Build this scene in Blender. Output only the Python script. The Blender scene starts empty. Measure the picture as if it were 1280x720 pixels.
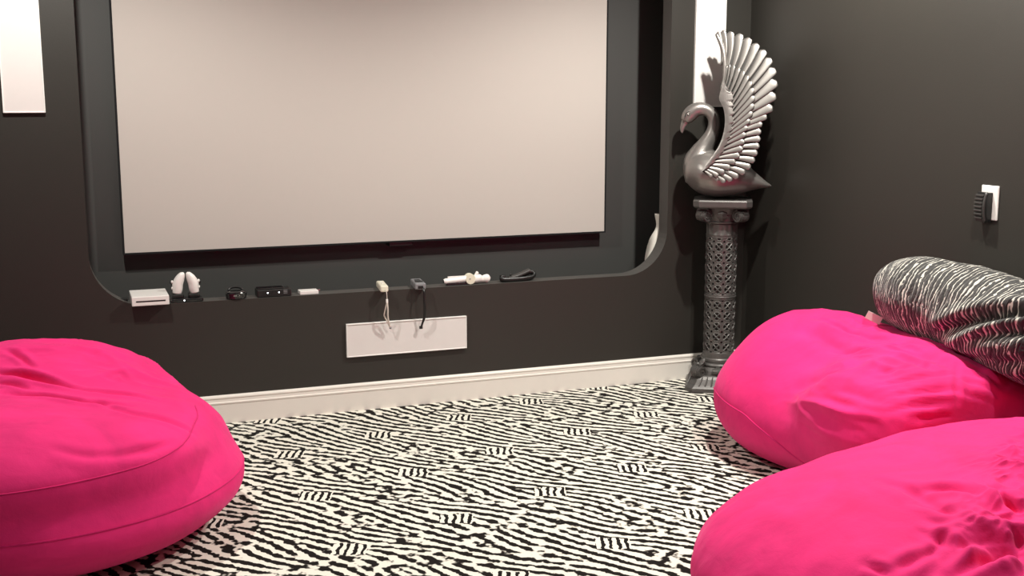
import bpy, bmesh, math, random
import numpy as np
from mathutils import Vector, Matrix

random.seed(7)
sc = bpy.context.scene
COL = sc.collection

# ------------------------------------------------------------ camera
F = 1480.0
TH = math.atan(248 / F)
PSI = math.atan((640 - 71) / F * math.cos(TH))
cam_d = bpy.data.cameras.new('camera')
cam = bpy.data.objects.new('camera', cam_d)
COL.objects.link(cam)
cam_d.sensor_width = 36.0
cam_d.lens = F / 1280 * 36.0
cam_d.clip_start = 0.05
cam.location = (0, 0, 1.47)
cam.rotation_euler = (math.pi / 2 - TH, 0, -PSI)
sc.camera = cam

# ------------------------------------------------------------ world, exposure
w = bpy.data.worlds.new('world')
sc.world = w
w.use_nodes = True
w.node_tree.nodes['Background'].inputs[0].default_value = (1.0, 0.95, 0.9, 1)
w.node_tree.nodes['Background'].inputs[1].default_value = 0.02
sc.view_settings.view_transform = 'Standard'
sc.view_settings.look = 'None'
sc.view_settings.exposure = 0.40
sc.view_settings.gamma = 1.0
sc.view_settings.use_curve_mapping = False

# ------------------------------------------------------------ ceiling downlights
CEIL = 2.62
WARM = (0.98, 0.955, 0.88)
DOWNLIGHTS = [  # x, y, watts, spot degrees, tilt towards front wall (deg), label
    (0.02, 4.20, 110, 164, 0, 'recessed downlight in the ceiling above the pink bag at the left'),
    (2.70, 4.02, 165, 164, 0, 'recessed downlight in the ceiling above the swan statue corner'),
    (1.45, 2.90, 4, 54, 60, 'added ceiling spot that evens the light on the projection screen'),  # added lamp, only there to even out the screen
    (-0.20, 2.60, 18, 120, 0, 'recessed downlight in the ceiling by the left wall'),
    (2.62, 2.75, 130, 130, 0, 'recessed downlight in the ceiling above the rumpled pink bag'),
    (0.60, 0.90, 10, 120, 0, 'recessed downlight in the ceiling at the rear left of the room'),
    (2.55, 1.00, 10, 120, 0, 'recessed downlight in the ceiling at the rear right of the room'),
]
for i, (x, y, e, ang, tilt, lab) in enumerate(DOWNLIGHTS):
    ld = bpy.data.lights.new('downlight_lamp', 'SPOT')
    ld.energy = e
    ld.color = WARM
    ld.spot_size = math.radians(ang)
    ld.spot_blend = 0.6
    ld.shadow_soft_size = 0.035
    lo = bpy.data.objects.new('downlight_lamp', ld)
    lo.location = (x, y, CEIL - 0.03)
    lo.rotation_euler = (math.radians(tilt), 0, 0)
    COL.objects.link(lo)
    lo['kind'] = 'structure'
# broad soft fill lamp added under the ceiling, not a fitting of the room
ad = bpy.data.lights.new('fill_light', 'AREA')
ad.shape = 'RECTANGLE'; ad.size = 3.0; ad.size_y = 1.6
ad.energy = 5; ad.color = (1.0, 0.95, 0.9)
ao = bpy.data.objects.new('fill_light', ad)
ao.location = (1.2, 0.6, CEIL - 0.04)
ao['kind'] = 'structure'
COL.objects.link(ao)

# ------------------------------------------------------------ materials
def srgb(r, g, b):
    f = lambda c: ((c / 255 + 0.055) / 1.055) ** 2.4 if c / 255 > 0.04045 else c / 255 / 12.92
    return (f(r), f(g), f(b), 1)

class NT:
    def __init__(s, name):
        s.m = bpy.data.materials.new(name); s.m.use_nodes = True
        s.t = s.m.node_tree; s.b = s.t.nodes['Principled BSDF']
    def n(s, typ, **kw):
        nd = s.t.nodes.new(typ)
        for k, v in kw.items():
            if k.startswith('i_'):
                key = k[2:]
                key = int(key) if key.isdigit() else key.replace('_', ' ')
                nd.inputs[key].default_value = v
            else:
                setattr(nd, k, v)
        return nd
    def l(s, a, b): s.t.links.new(a, b)
    def math(s, op, a, b=None, c=None):
        nd = s.t.nodes.new('ShaderNodeMath'); nd.operation = op
        for i, v in enumerate((a, b, c)):
            if v is None: continue
            if isinstance(v, (int, float)): nd.inputs[i].default_value = v
            else: s.l(v, nd.inputs[i])
        return nd.outputs[0]
    def coord(s, kind='Object'):
        return s.t.nodes.new('ShaderNodeTexCoord').outputs[kind]

def plain(name, col, rough=0.5, metal=0.0, var=0.06, nscale=30, bump=0.0, bscale=200, sheen=0.0, coat=0.0):
    """principled surface with a little procedural mottling and bump"""
    N = NT(name); b = N.b
    b.inputs['Roughness'].default_value = rough
    b.inputs['Metallic'].default_value = metal
    b.inputs['Coat Weight'].default_value = coat
    if sheen:
        b.inputs['Sheen Weight'].default_value = sheen
    co = N.coord()
    nz = N.n('ShaderNodeTexNoise', i_Scale=nscale, i_Detail=4.0)
    N.l(co, nz.inputs['Vector'])
    mx = N.n('ShaderNodeMix', data_type='RGBA')
    c1 = [max(0, c * (1 - var)) for c in col[:3]] + [1]
    c2 = [min(1, c * (1 + var)) for c in col[:3]] + [1]
    mx.inputs[6].default_value = c1; mx.inputs[7].default_value = c2
    N.l(nz.outputs['Fac'], mx.inputs[0])
    N.l(mx.outputs[2], b.inputs['Base Color'])
    if bump:
        n2 = N.n('ShaderNodeTexNoise', i_Scale=bscale, i_Detail=3.0)
        N.l(co, n2.inputs['Vector'])
        bp = N.n('ShaderNodeBump', i_Strength=bump, i_Distance=0.002)
        N.l(n2.outputs['Fac'], bp.inputs['Height'])
        N.l(bp.outputs[0], b.inputs['Normal'])
    return N.m

M_WALL = plain('charcoal_wall_paint', (0.026, 0.0235, 0.0195, 1), 0.5, bump=0.15, bscale=350, var=0.05, nscale=4)
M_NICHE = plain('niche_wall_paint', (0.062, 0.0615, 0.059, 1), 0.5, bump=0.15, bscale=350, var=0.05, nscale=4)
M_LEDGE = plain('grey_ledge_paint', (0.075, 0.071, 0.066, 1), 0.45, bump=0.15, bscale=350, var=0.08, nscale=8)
M_CEIL = plain('ceiling_paint', (0.5, 0.48, 0.45, 1), 0.8)
M_TRIM = plain('white_trim_paint', (0.80, 0.76, 0.70, 1), 0.35, var=0.02)
M_SCREEN = plain('grey_screen_fabric', (0.57, 0.525, 0.485, 1), 0.85, var=0.01, bump=0.05, bscale=900)
M_BLACKF = plain('black_velvet_frame', (0.006, 0.006, 0.007, 1), 0.9)
M_GRILLE = plain('white_grille_cloth', (0.74, 0.70, 0.68, 1), 0.75, var=0.02, bump=0.2, bscale=900)
M_GRILLEF = plain('white_grille_frame', (0.88, 0.86, 0.83, 1), 0.4, var=0.01)
M_PINK = None
M_SILVER = plain('silver_paint', (0.30, 0.28, 0.265, 1), 0.36, 0.7, var=0.10, nscale=18, bump=0.1, bscale=90)
M_SILVERF = plain('bright_silver_paint', (0.27, 0.255, 0.24, 1), 0.38, 0.75, var=0.08, nscale=40)
M_ANTIQUE = plain('dark_antique_paint', (0.018, 0.015, 0.013, 1), 0.5, 0.2)
M_PEWTER = plain('pewter_paint', (0.115, 0.108, 0.103, 1), 0.42, 0.45, var=0.15, nscale=45, bump=0.12, bscale=120)
M_WHITEP = plain('white_plastic', (0.86, 0.83, 0.80, 1), 0.3, var=0.01)
M_CREAM = plain('cream_plastic', (0.80, 0.76, 0.62, 1), 0.35, var=0.02)
M_IVORY = plain('ivory_plastic', (0.76, 0.72, 0.58, 1), 0.4, var=0.03)
M_BLACKP = plain('black_plastic', (0.010, 0.010, 0.010, 1), 0.35)
M_BLACKG = plain('gloss_black_plastic', (0.008, 0.008, 0.009, 1), 0.12, coat=0.5)
M_GREYP = plain('grey_plastic', (0.22, 0.22, 0.23, 1), 0.4)
M_DGREY = plain('dark_grey_rubber', (0.045, 0.042, 0.04, 1), 0.45)
M_CHROME = plain('chrome', (0.7, 0.7, 0.7, 1), 0.15, 1.0)
M_CORD = plain('white_cord', (0.70, 0.62, 0.56, 1), 0.6)
M_PAPER = plain('white_paper', (0.72, 0.70, 0.64, 1), 0.7, var=0.03)
def glow_mat(name, col, e):
    N = NT(name); N.b.inputs['Base Color'].default_value = col
    N.b.inputs['Emission Color'].default_value = col
    N.b.inputs['Emission Strength'].default_value = e
    return N.m
M_GLOW = glow_mat('glow_bead', (0.9, 0.95, 1, 1), 2.5)

def mat_pink(name, col, var=0.16):
    N = NT(name); b = N.b
    co = N.coord()
    nz = N.n('ShaderNodeTexNoise', i_Scale=4.0, i_Detail=5.0, i_Roughness=0.6, i_Distortion=0.8)
    N.l(co, nz.inputs['Vector'])
    rp = N.n('ShaderNodeValToRGB')
    rp.color_ramp.elements[0].position = 0.32; rp.color_ramp.elements[1].position = 0.68
    rp.color_ramp.elements[0].color = [c * (1 - var) for c in col[:3]] + [1]
    rp.color_ramp.elements[1].color = [min(1, c * (1 + var * 0.6)) for c in col[:3]] + [1]
    N.l(nz.outputs['Fac'], rp.inputs[0])
    N.l(rp.outputs[0], b.inputs['Base Color'])
    b.inputs['Roughness'].default_value = 0.85
    b.inputs['Specular IOR Level'].default_value = 0.15
    b.inputs['Sheen Weight'].default_value = 0.30
    b.inputs['Sheen Roughness'].default_value = 0.45
    b.inputs['Sheen Tint'].default_value = (1.0, 0.25, 0.50, 1)
    n2 = N.n('ShaderNodeTexNoise', i_Scale=260.0, i_Detail=2.0)
    n3 = N.n('ShaderNodeTexNoise', i_Scale=14.0, i_Detail=4.0, i_Distortion=0.6)
    N.l(co, n2.inputs['Vector']); N.l(co, n3.inputs['Vector'])
    h = N.math('ADD', N.math('MULTIPLY', n2.outputs['Fac'], 0.12), n3.outputs['Fac'])
    bp = N.n('ShaderNodeBump', i_Strength=0.35, i_Distance=0.008)
    N.l(h, bp.inputs['Height']); N.l(bp.outputs[0], b.inputs['Normal'])
    return N.m
M_PINK = mat_pink('hot_pink_suede', (0.79, 0.026, 0.182, 1))
M_PINKD = mat_pink('hot_pink_piping', (0.62, 0.016, 0.14, 1))

def mat_carpet():
    """zebra carpet: elongated forking stripes woven as a repeat of 0.41 x 0.54 m"""
    N = NT('zebra_carpet'); b = N.b
    co = N.coord()
    sep = N.n('ShaderNodeSeparateXYZ'); N.l(co, sep.inputs[0])
    X, Y = sep.outputs[0], sep.outputs[1]
    # repeat lattice
    i = N.math('DIVIDE', N.math('SUBTRACT', X, 0.80), 0.41)
    j = N.math('DIVIDE', N.math('SUBTRACT', N.math('SUBTRACT', Y, 3.60), N.math('MULTIPLY', i, 0.14)), 0.54)
    di = N.math('SUBTRACT', i, N.math('ROUND', i)); dj = N.math('SUBTRACT', j, N.math('ROUND', j))
    px = N.math('MULTIPLY', di, 0.41)
    py = N.math('ADD', N.math('MULTIPLY', dj, 0.54), N.math('MULTIPLY', di, 0.14))
    # near-square woven patch, turned by about -20 degrees
    ca, sa = math.cos(math.radians(-20)), math.sin(math.radians(-20))
    pu = N.math('ADD', N.math('MULTIPLY', px, ca), N.math('MULTIPLY', py, sa))
    pv = N.math('ADD', N.math('MULTIPLY', px, -sa), N.math('MULTIPLY', py, ca))
    nw = N.n('ShaderNodeTexNoise', i_Scale=26.0, i_Detail=2.0); N.l(co, nw.inputs['Vector'])
    wob = N.math('MULTIPLY', N.math('SUBTRACT', nw.outputs['Fac'], 0.5), 0.05)
    r = N.math('ADD', N.math('MAXIMUM', N.math('DIVIDE', N.math('ABSOLUTE', pu), 0.058), N.math('DIVIDE', N.math('ABSOLUTE', N.math('ADD', pv, wob)), 0.046)), N.math('MULTIPLY', wob, 6.0))
    patch = N.n('ShaderNodeMapRange')
    N.l(r, patch.inputs['Value'])
    patch.inputs['From Min'].default_value = 0.96; patch.inputs['From Max'].default_value = 1.02
    patch.inputs['To Min'].default_value = 1.0; patch.inputs['To Max'].default_value = 0.0
    pst = N.math('SINE', N.math('MULTIPLY', N.math('ADD', pu, N.math('MULTIPLY', wob, 0.45)), 2 * math.pi / 0.027))
    # periodic bending of the stripe direction
    s1 = N.math('SINE', N.math('MULTIPLY', N.math('ADD', i, N.math('MULTIPLY', j, 1.0)), 2 * math.pi))
    s2 = N.math('SINE', N.math('MULTIPLY', N.math('ADD', j, 0.3), 2 * math.pi))
    nz = N.n('ShaderNodeTexNoise', i_Scale=3.2, i_Detail=1.0); N.l(co, nz.inputs['Vector'])
    bend = N.math('ADD', N.math('MULTIPLY', s1, 0.14), N.math('MULTIPLY', s2, 0.12))
    bend = N.math('ADD', bend, N.math('MULTIPLY', N.math('SUBTRACT', nz.outputs['Fac'], 0.5), 0.55))
    base_ang = math.radians(ANG_A)
    ang = N.math('ADD', bend, base_ang)
    # small jitter of the coordinates makes ragged edges
    nj = N.n('ShaderNodeTexNoise', i_Scale=42.0, i_Detail=2.0); N.l(co, nj.inputs['Vector'])
    vj = N.n('ShaderNodeVectorMath', operation='SUBTRACT'); N.l(nj.outputs['Color'], vj.inputs[0]); vj.inputs[1].default_value = (0.5, 0.5, 0.5)
    vs = N.n('ShaderNodeVectorMath', operation='SCALE'); N.l(vj.outputs[0], vs.inputs[0]); vs.inputs['Scale'].default_value = 0.022
    va = N.n('ShaderNodeVectorMath', operation='ADD'); N.l(co, va.inputs[0]); N.l(vs.outputs[0], va.inputs[1])
    g = N.n('ShaderNodeTexGabor', gabor_type='2D')
    g.inputs['Scale'].default_value = 6.0
    g.inputs['Frequency'].default_value = 3.6
    g.inputs['Anisotropy'].default_value = 1.0
    N.l(va.outputs[0], g.inputs['Vector'])
    N.l(ang, g.inputs['Orientation'])
    nt = N.n('ShaderNodeTexNoise', i_Scale=24.0, i_Detail=2.0); N.l(co, nt.inputs['Vector'])
    v = N.math('ADD', g.outputs['Value'], N.math('MULTIPLY', N.math('SUBTRACT', nt.outputs['Fac'], 0.5), 0.64))
    pmix = N.n('ShaderNodeMix', data_type='FLOAT')
    N.l(patch.outputs[0], pmix.inputs[0]); N.l(v, pmix.inputs[2])
    N.l(N.math('ADD', N.math('MULTIPLY', pst, 0.4), 0.56), pmix.inputs[3])
    st = N.n('ShaderNodeMapRange', interpolation_type='SMOOTHSTEP'); N.l(pmix.outputs[0], st.inputs['Value'])
    st.inputs['From Min'].default_value = 0.465; st.inputs['From Max'].default_value = 0.525
    mx = N.n('ShaderNodeMix', data_type='RGBA')
    mx.inputs[6].default_value = (0.012, 0.010, 0.009, 1)
    mx.inputs[7].default_value = (0.80, 0.77, 0.68, 1)
    N.l(st.outputs[0], mx.inputs[0])
    N.l(mx.outputs[2], b.inputs['Base Color'])
    b.inputs['Roughness'].default_value = 0.95
    b.inputs['Specular IOR Level'].default_value = 0.1
    n2 = N.n('ShaderNodeTexNoise', i_Scale=380.0, i_Detail=2.0); N.l(co, n2.inputs['Vector'])
    bp = N.n('ShaderNodeBump', i_Strength=0.5, i_Distance=0.004)
    N.l(n2.outputs['Fac'], bp.inputs['Height']); N.l(bp.outputs[0], b.inputs['Normal'])
    return N.m
ANG_A, ANG_P = 36, -50
M_CARPET = mat_carpet()

def mat_zebra_plush():
    """black plush with thin wavering white lines running round the pillow (uses UV)"""
    N = NT('zebra_plush'); b = N.b
    uv = N.coord('UV')
    mp = N.n('ShaderNodeMapping'); N.l(uv, mp.inputs['Vector'])
    mp.inputs['Scale'].default_value = (1, 1, 1)
    nj = N.n('ShaderNodeTexNoise', i_Scale=1.0, i_Detail=3.0, i_Roughness=0.6)
    mpj = N.n('ShaderNodeMapping'); N.l(uv, mpj.inputs['Vector']); mpj.inputs['Scale'].default_value = (26, 12, 1)
    N.l(mpj.outputs[0], nj.inputs['Vector'])
    sep = N.n('ShaderNodeSeparateXYZ'); N.l(mp.outputs[0], sep.inputs[0])
    u = N.math('ADD', sep.outputs[0], N.math('MULTIPLY', N.math('SUBTRACT', nj.outputs['Fac'], 0.5), 0.055))
    ph = N.math('MULTIPLY', u, 55 * 2 * math.pi)
    sn = N.math('SINE', ph)
    nt = N.n('ShaderNodeTexNoise', i_Scale=1.0, i_Detail=2.0)
    mpt = N.n('ShaderNodeMapping'); N.l(uv, mpt.inputs['Vector']); mpt.inputs['Scale'].default_value = (60, 9, 1)
    N.l(mpt.outputs[0], nt.inputs['Vector'])
    v = N.math('ADD', sn, N.math('MULTIPLY', N.math('SUBTRACT', nt.outputs['Fac'], 0.5), 2.6))
    st = N.n('ShaderNodeMapRange', interpolation_type='SMOOTHSTEP'); N.l(v, st.inputs['Value'])
    st.inputs['From Min'].default_value = 0.62; st.inputs['From Max'].default_value = 0.98
    mx = N.n('ShaderNodeMix', data_type='RGBA')
    mx.inputs[6].default_value = (0.016, 0.014, 0.013, 1)
    mx.inputs[7].default_value = (0.60, 0.57, 0.50, 1)
    N.l(st.outputs[0], mx.inputs[0]); N.l(mx.outputs[2], b.inputs['Base Color'])
    b.inputs['Roughness'].default_value = 0.7
    b.inputs['Sheen Weight'].default_value = 0.2
    bp = N.n('ShaderNodeBump', i_Strength=0.6, i_Distance=0.004)
    N.l(sn, bp.inputs['Height']); N.l(bp.outputs[0], b.inputs['Normal'])
    return N.m
M_PLUSH = mat_zebra_plush()

# ------------------------------------------------------------ helpers
def link(name, me, mat, parent=None, smooth=False, kind=None, label=None):
    o = bpy.data.objects.new(name, me)
    COL.objects.link(o)
    if mat is not None: me.materials.append(mat)
    if smooth:
        me.polygons.foreach_set('use_smooth', [True] * len(me.polygons))
    if parent is not None: o.parent = parent
    if kind: o['kind'] = kind
    if label: o['label'] = label
    return o

def obj(name, bm, mat, parent=None, smooth=False, kind=None, label=None, loc=None):
    bmesh.ops.recalc_face_normals(bm, faces=bm.faces[:])
    me = bpy.data.meshes.new(name)
    bm.to_mesh(me); bm.free()
    o = link(name, me, mat, parent, smooth, kind, label)
    if loc is not None: o.location = loc
    return o

def thing(name, label, cat, loc=(0, 0, 0), rotz=0.0, group=None):
    o = bpy.data.objects.new(name, None)
    o.empty_display_size = 0.1
    COL.objects.link(o)
    o.location = loc; o.rotation_euler = (0, 0, rotz)
    o['label'] = label; o['category'] = cat
    if group: o['group'] = group
    return o

def tag(o, label, cat, group=None):
    o['label'] = label; o['category'] = cat
    if group: o['group'] = group
    return o

def bm_box(bm, x0, x1, y0, y1, z0, z1, bevel=0.0, seg=2, mat=None):
    r = bmesh.ops.create_cube(bm, size=1.0)
    vs = r['verts']
    for v in vs:
        v.co = Vector(((x0 + x1) / 2 + v.co.x * (x1 - x0), (y0 + y1) / 2 + v.co.y * (y1 - y0), (z0 + z1) / 2 + v.co.z * (z1 - z0)))
    if bevel:
        es = list({e for v in vs for e in v.link_edges})
        r2 = bmesh.ops.bevel(bm, geom=es, offset=bevel, segments=seg, profile=0.5, affect='EDGES')
        vs = list({v for f in r2['faces'] for v in f.verts} | {v for v in vs if v.is_valid})
    if mat is not None:
        bmesh.ops.transform(bm, matrix=mat, verts=vs)
    return vs

def box(name, x0, x1, y0, y1, z0, z1, mat, parent=None, bevel=0.0, seg=2, kind=None, label=None, smooth=False):
    bm = bmesh.new(); bm_box(bm, x0, x1, y0, y1, z0, z1, bevel, seg)
    return obj(name, bm, mat, parent, smooth, kind, label)

def bm_tube(bm, pts, radii, seg=12, cap=True, squash=None):
    """round tube along points; squash=(a,b) scales the two section axes"""
    pts = [Vector(p) for p in pts]
    n = len(pts)
    if isinstance(radii, (int, float)): radii = [radii] * n
    tang = []
    for i in range(n):
        t = pts[min(i + 1, n - 1)] - pts[max(i - 1, 0)]
        tang.append(t.normalized())
    ref = Vector((0, 1, 0)) if abs(tang[0].y) < 0.9 else Vector((1, 0, 0))
    nrm = (ref - tang[0] * ref.dot(tang[0])).normalized()
    rings = []
    for i in range(n):
        nrm = (nrm - tang[i] * nrm.dot(tang[i])).normalized()
        bn = tang[i].cross(nrm)
        sa, sb = squash if squash else (1, 1)
        rings.append([bm.verts.new(pts[i] + (nrm * math.cos(2 * math.pi * k / seg) * sa + bn * math.sin(2 * math.pi * k / seg) * sb) * radii[i]) for k in range(seg)])
    for i in range(n - 1):
        for k in range(seg):
            bm.faces.new((rings[i][k], rings[i][(k + 1) % seg], rings[i + 1][(k + 1) % seg], rings[i + 1][k]))
    if cap:
        bm.faces.new(rings[0][::-1]); bm.faces.new(rings[-1])
    return rings

def spline(pts, n):
    """Catmull-Rom through points (any dimension)"""
    P = [np.array(p, float) for p in pts]
    P = [2 * P[0] - P[1]] + P + [2 * P[-1] - P[-2]]
    out = []
    m = len(P) - 3
    for k in range(n):
        s = k / (n - 1) * m
        i = min(int(s), m - 1); t = s - i
        a, b, c, d = P[i], P[i + 1], P[i + 2], P[i + 3]
        out.append(0.5 * ((2 * b) + (-a + c) * t + (2 * a - 5 * b + 4 * c - d) * t * t + (-a + 3 * b - 3 * c + d) * t ** 3))
    return out

def bm_lathe(bm, prof, seg=32, a0=0.0):
    rings = []
    for r, z in prof:
        rings.append([bm.verts.new((r * math.cos(a0 + 2 * math.pi * k / seg), r * math.sin(a0 + 2 * math.pi * k / seg), z)) for k in range(seg)])
    for i in range(len(rings) - 1):
        for k in range(seg):
            bm.faces.new((rings[i][k], rings[i][(k + 1) % seg], rings[i + 1][(k + 1) % seg], rings[i + 1][k]))
    bm.faces.new(rings[0][::-1]); bm.faces.new(rings[-1])

def bm_prism(bm, poly, y0, y1):
    """extrude an x,z polygon from y0 to y1"""
    a = [bm.verts.new((x, y0, z)) for x, z in poly]
    b = [bm.verts.new((x, y1, z)) for x, z in poly]
    n = len(poly)
    bm.faces.new(a); bm.faces.new(b[::-1])
    for i in range(n):
        bm.faces.new((a[i], b[i], b[(i + 1) % n], a[(i + 1) % n]))

# ------------------------------------------------------------ numpy noise
_rng = np.random.RandomState(3)
_tab = _rng.rand(64, 64, 64)
def vnoise(p):
    i = np.floor(p).astype(int); f = p - i
    f = f * f * (3 - 2 * f)
    r = 0
    for dx in (0, 1):
        for dy in (0, 1):
            for dz in (0, 1):
                wgt = (f[:, 0] if dx else 1 - f[:, 0]) * (f[:, 1] if dy else 1 - f[:, 1]) * (f[:, 2] if dz else 1 - f[:, 2])
                r = r + wgt * _tab[(i[:, 0] + dx) % 64, (i[:, 1] + dy) % 64, (i[:, 2] + dz) % 64]
    return r * 2 - 1
def fbm(p, o=3):
    r = 0; a = 1; s = 0
    for k in range(o):
        r = r + a * vnoise(p * 2 ** k + 7.3 * k); s += a; a *= 0.5
    return r / s
def ridged(p, o=3):
    r = 0; a = 1; s = 0
    for k in range(o):
        r = r + a * (1 - np.abs(vnoise(p * 2 ** k + 3.1 * k)) * 2); s += a; a *= 0.5
    return r / s

# ------------------------------------------------------------ the room
XL, XR, YF, YB = -0.95, 3.270, 5.25, -1.2
CAV = 5.67            # true back wall behind the false wall
PT = 0.09             # thickness of the false wall
NX0, NX1, NZ0, NZ1, NR = 0.084, 2.824, 0.555, 2.29, 0.225

def rrect(x0, x1, z0, z1, r, n=14):
    out = []
    for cx_, cz_, a0 in ((x1 - r, z0 + r, -90), (x1 - r, z1 - r, 0), (x0 + r, z1 - r, 90), (x0 + r, z0 + r, 180)):
        for k in range(n + 1):
            a = math.radians(a0 + 90 * k / n)
            out.append((cx_ + r * math.cos(a), cz_ + r * math.sin(a)))
    return out

def wall_front():
    bm = bmesh.new()
    hole = rrect(NX0, NX1, NZ0, NZ1, NR)
    n = len(hole)
    # outer loop: each hole vertex is matched to a point of the outer rectangle
    ox0, ox1, oz0, oz1 = XL, XR, 0.0, CEIL
    cxm, czm = (NX0 + NX1) / 2, (NZ0 + NZ1) / 2
    outer = []
    q = n // 4
    for k, (x, z) in enumerate(hole):
        c = k // q; t = (k % q) / (q - 1)
        if c == 0: P = (x, oz0) if t < 0.5 else (ox1, z)
        elif c == 1: P = (ox1, z) if t < 0.5 else (x, oz1)
        elif c == 2: P = (x, oz1) if t < 0.5 else (ox0, z)
        else: P = (ox0, z) if t < 0.5 else (x, oz0)
        if abs(t - 0.5) < 0.5 / q + 1e-6 and False: pass
        outer.append(P)
    for y, flip in ((YF, False), (YF + PT, True)):
        H = [bm.verts.new((x, y, z)) for x, z in hole]
        O = [bm.verts.new((x, y, z)) for x, z in outer]
        corners = {0: (ox1, oz0), 1: (ox1, oz1), 2: (ox0, oz1), 3: (ox0, oz0)}
        for k in range(n):
            a, b2 = k, (k + 1) % n
            pa, pb = outer[a], outer[b2]
            f = [H[a], H[b2], O[b2]]
            same = abs(pa[0] - pb[0]) < 1e-6 or abs(pa[1] - pb[1]) < 1e-6
            if not same:
                cc = corners[k // q]
                f.append(bm.verts.new((cc[0], y, cc[1])))
            f.append(O[a])
            try: bm.faces.new(f)
            except ValueError: pass
        if not flip: H0 = H
        else:
            for k in range(n):
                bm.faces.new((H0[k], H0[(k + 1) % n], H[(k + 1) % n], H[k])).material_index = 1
    return bm
o = obj('wall_front', wall_front(), M_WALL, kind='structure')
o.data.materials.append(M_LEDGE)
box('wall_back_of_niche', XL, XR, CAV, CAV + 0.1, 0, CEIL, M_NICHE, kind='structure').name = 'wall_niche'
box('wall_right', XR, XR + 0.12, YB, CAV + 0.1, 0, CEIL, M_WALL, kind='structure')
box('wall_left', XL - 0.12, XL, YB, CAV + 0.1, 0, CEIL, M_WALL, kind='structure')
box('wall_rear', XL - 0.12, XR + 0.12, YB - 0.12, YB, 0, CEIL, M_WALL, kind='structure')
box('floor', XL - 0.12, XR + 0.12, YB - 0.12, CAV + 0.1, -0.1, 0.0, M_CARPET, kind='structure')
box('ceiling', XL - 0.12, XR + 0.12, YB - 0.12, CAV + 0.1, CEIL, CEIL + 0.1, M_CEIL, kind='structure')

def baseboard(name, p0, p1, nrm):
    """profiled skirting from p0 to p1; nrm points into the room"""
    prof = [(0, 0), (0.014, 0), (0.014, 0.088), (0.0165, 0.091), (0.0165, 0.096), (0.012, 0.099), (0.011, 0.112), (0.014, 0.116), (0.013, 0.121), (0.008, 0.126), (0.004, 0.128), (0, 0.128)]
    bm = bmesh.new()
    A = [bm.verts.new((p0[0] + nrm[0] * d, p0[1] + nrm[1] * d, z)) for d, z in prof]
    B = [bm.verts.new((p1[0] + nrm[0] * d, p1[1] + nrm[1] * d, z)) for d, z in prof]
    for k in range(len(prof)):
        j = (k + 1) % len(prof)
        bm.faces.new((A[k], A[j], B[j], B[k]))
    bm.faces.new(A); bm.faces.new(B[::-1])
    return obj(name, bm, M_TRIM, kind='structure')
baseboard('baseboard_front', (XL, YF), (XR, YF), (0, -1))
baseboard('baseboard_right', (XR, YF - 0.0165), (XR, YB), (-1, 0))
baseboard('baseboard_left', (XL, YB), (XL, YF - 0.0165), (1, 0))

# downlight fittings in the ceiling
for i, (x, y, e, ang, tilt, lab) in enumerate(DOWNLIGHTS):
    t = thing('downlight', lab, 'ceiling light', (x, y, CEIL), 0, 'ceiling downlights')
    bm = bmesh.new()
    n = 28
    ro, ri = 0.075, 0.055
    a = [bm.verts.new((ro * math.cos(2 * math.pi * k / n), ro * math.sin(2 * math.pi * k / n), 0)) for k in range(n)]
    b = [bm.verts.new((ro * 0.97 * math.cos(2 * math.pi * k / n), ro * 0.97 * math.sin(2 * math.pi * k / n), -0.006)) for k in range(n)]
    c = [bm.verts.new((ri * math.cos(2 * math.pi * k / n), ri * math.sin(2 * math.pi * k / n), -0.004)) for k in range(n)]
    d = [bm.verts.new((ri * 0.9 * math.cos(2 * math.pi * k / n), ri * 0.9 * math.sin(2 * math.pi * k / n), 0)) for k in range(n)]
    for k in range(n):
        j = (k + 1) % n
        for r0, r1 in ((a, b), (b, c), (c, d)):
            bm.faces.new((r0[k], r0[j], r1[j], r1[k]))
    obj('trim_ring', bm, M_TRIM, t)

# ------------------------------------------------------------ projection screen
t = thing('projection_screen', 'large grey fixed-frame projection screen mounted in the rounded wall opening', 'projection screen', (1.443, 5.60, 0.738))
SW, SH = 2.395, 1.346
bm = bmesh.new(); bm_box(bm, -SW / 2, SW / 2, 0.002, 0.012, 0.0, SH)
obj('screen_fabric', bm, M_SCREEN, t)
bm = bmesh.new()
fr = 0.008
bm_box(bm, -SW / 2 - fr, -SW / 2, 0, 0.035, -fr, SH + fr)
bm_box(bm, SW / 2, SW / 2 + fr, 0, 0.035, -fr, SH + fr)
bm_box(bm, -SW / 2, SW / 2, 0, 0.035, -fr, 0)
bm_box(bm, -SW / 2, SW / 2, 0, 0.035, SH, SH + fr)
obj('screen_frame', bm, M_BLACKF, t)
for sx in (-0.65, 0.65):
    for z0 in (0.05, SH - 0.12):
        bm = bmesh.new(); bm_box(bm, sx - 0.04, sx + 0.04, 0.012, 0.07, z0, z0 + 0.07, 0.003)
        obj('wall_bracket', bm, M_BLACKP, t)
bm = bmesh.new(); bm_box(bm, 0.04, 0.16, 0.012, 0.07, -0.03, 0.012, 0.003)
obj('bottom_clip', bm, M_BLACKP, t)

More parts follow.
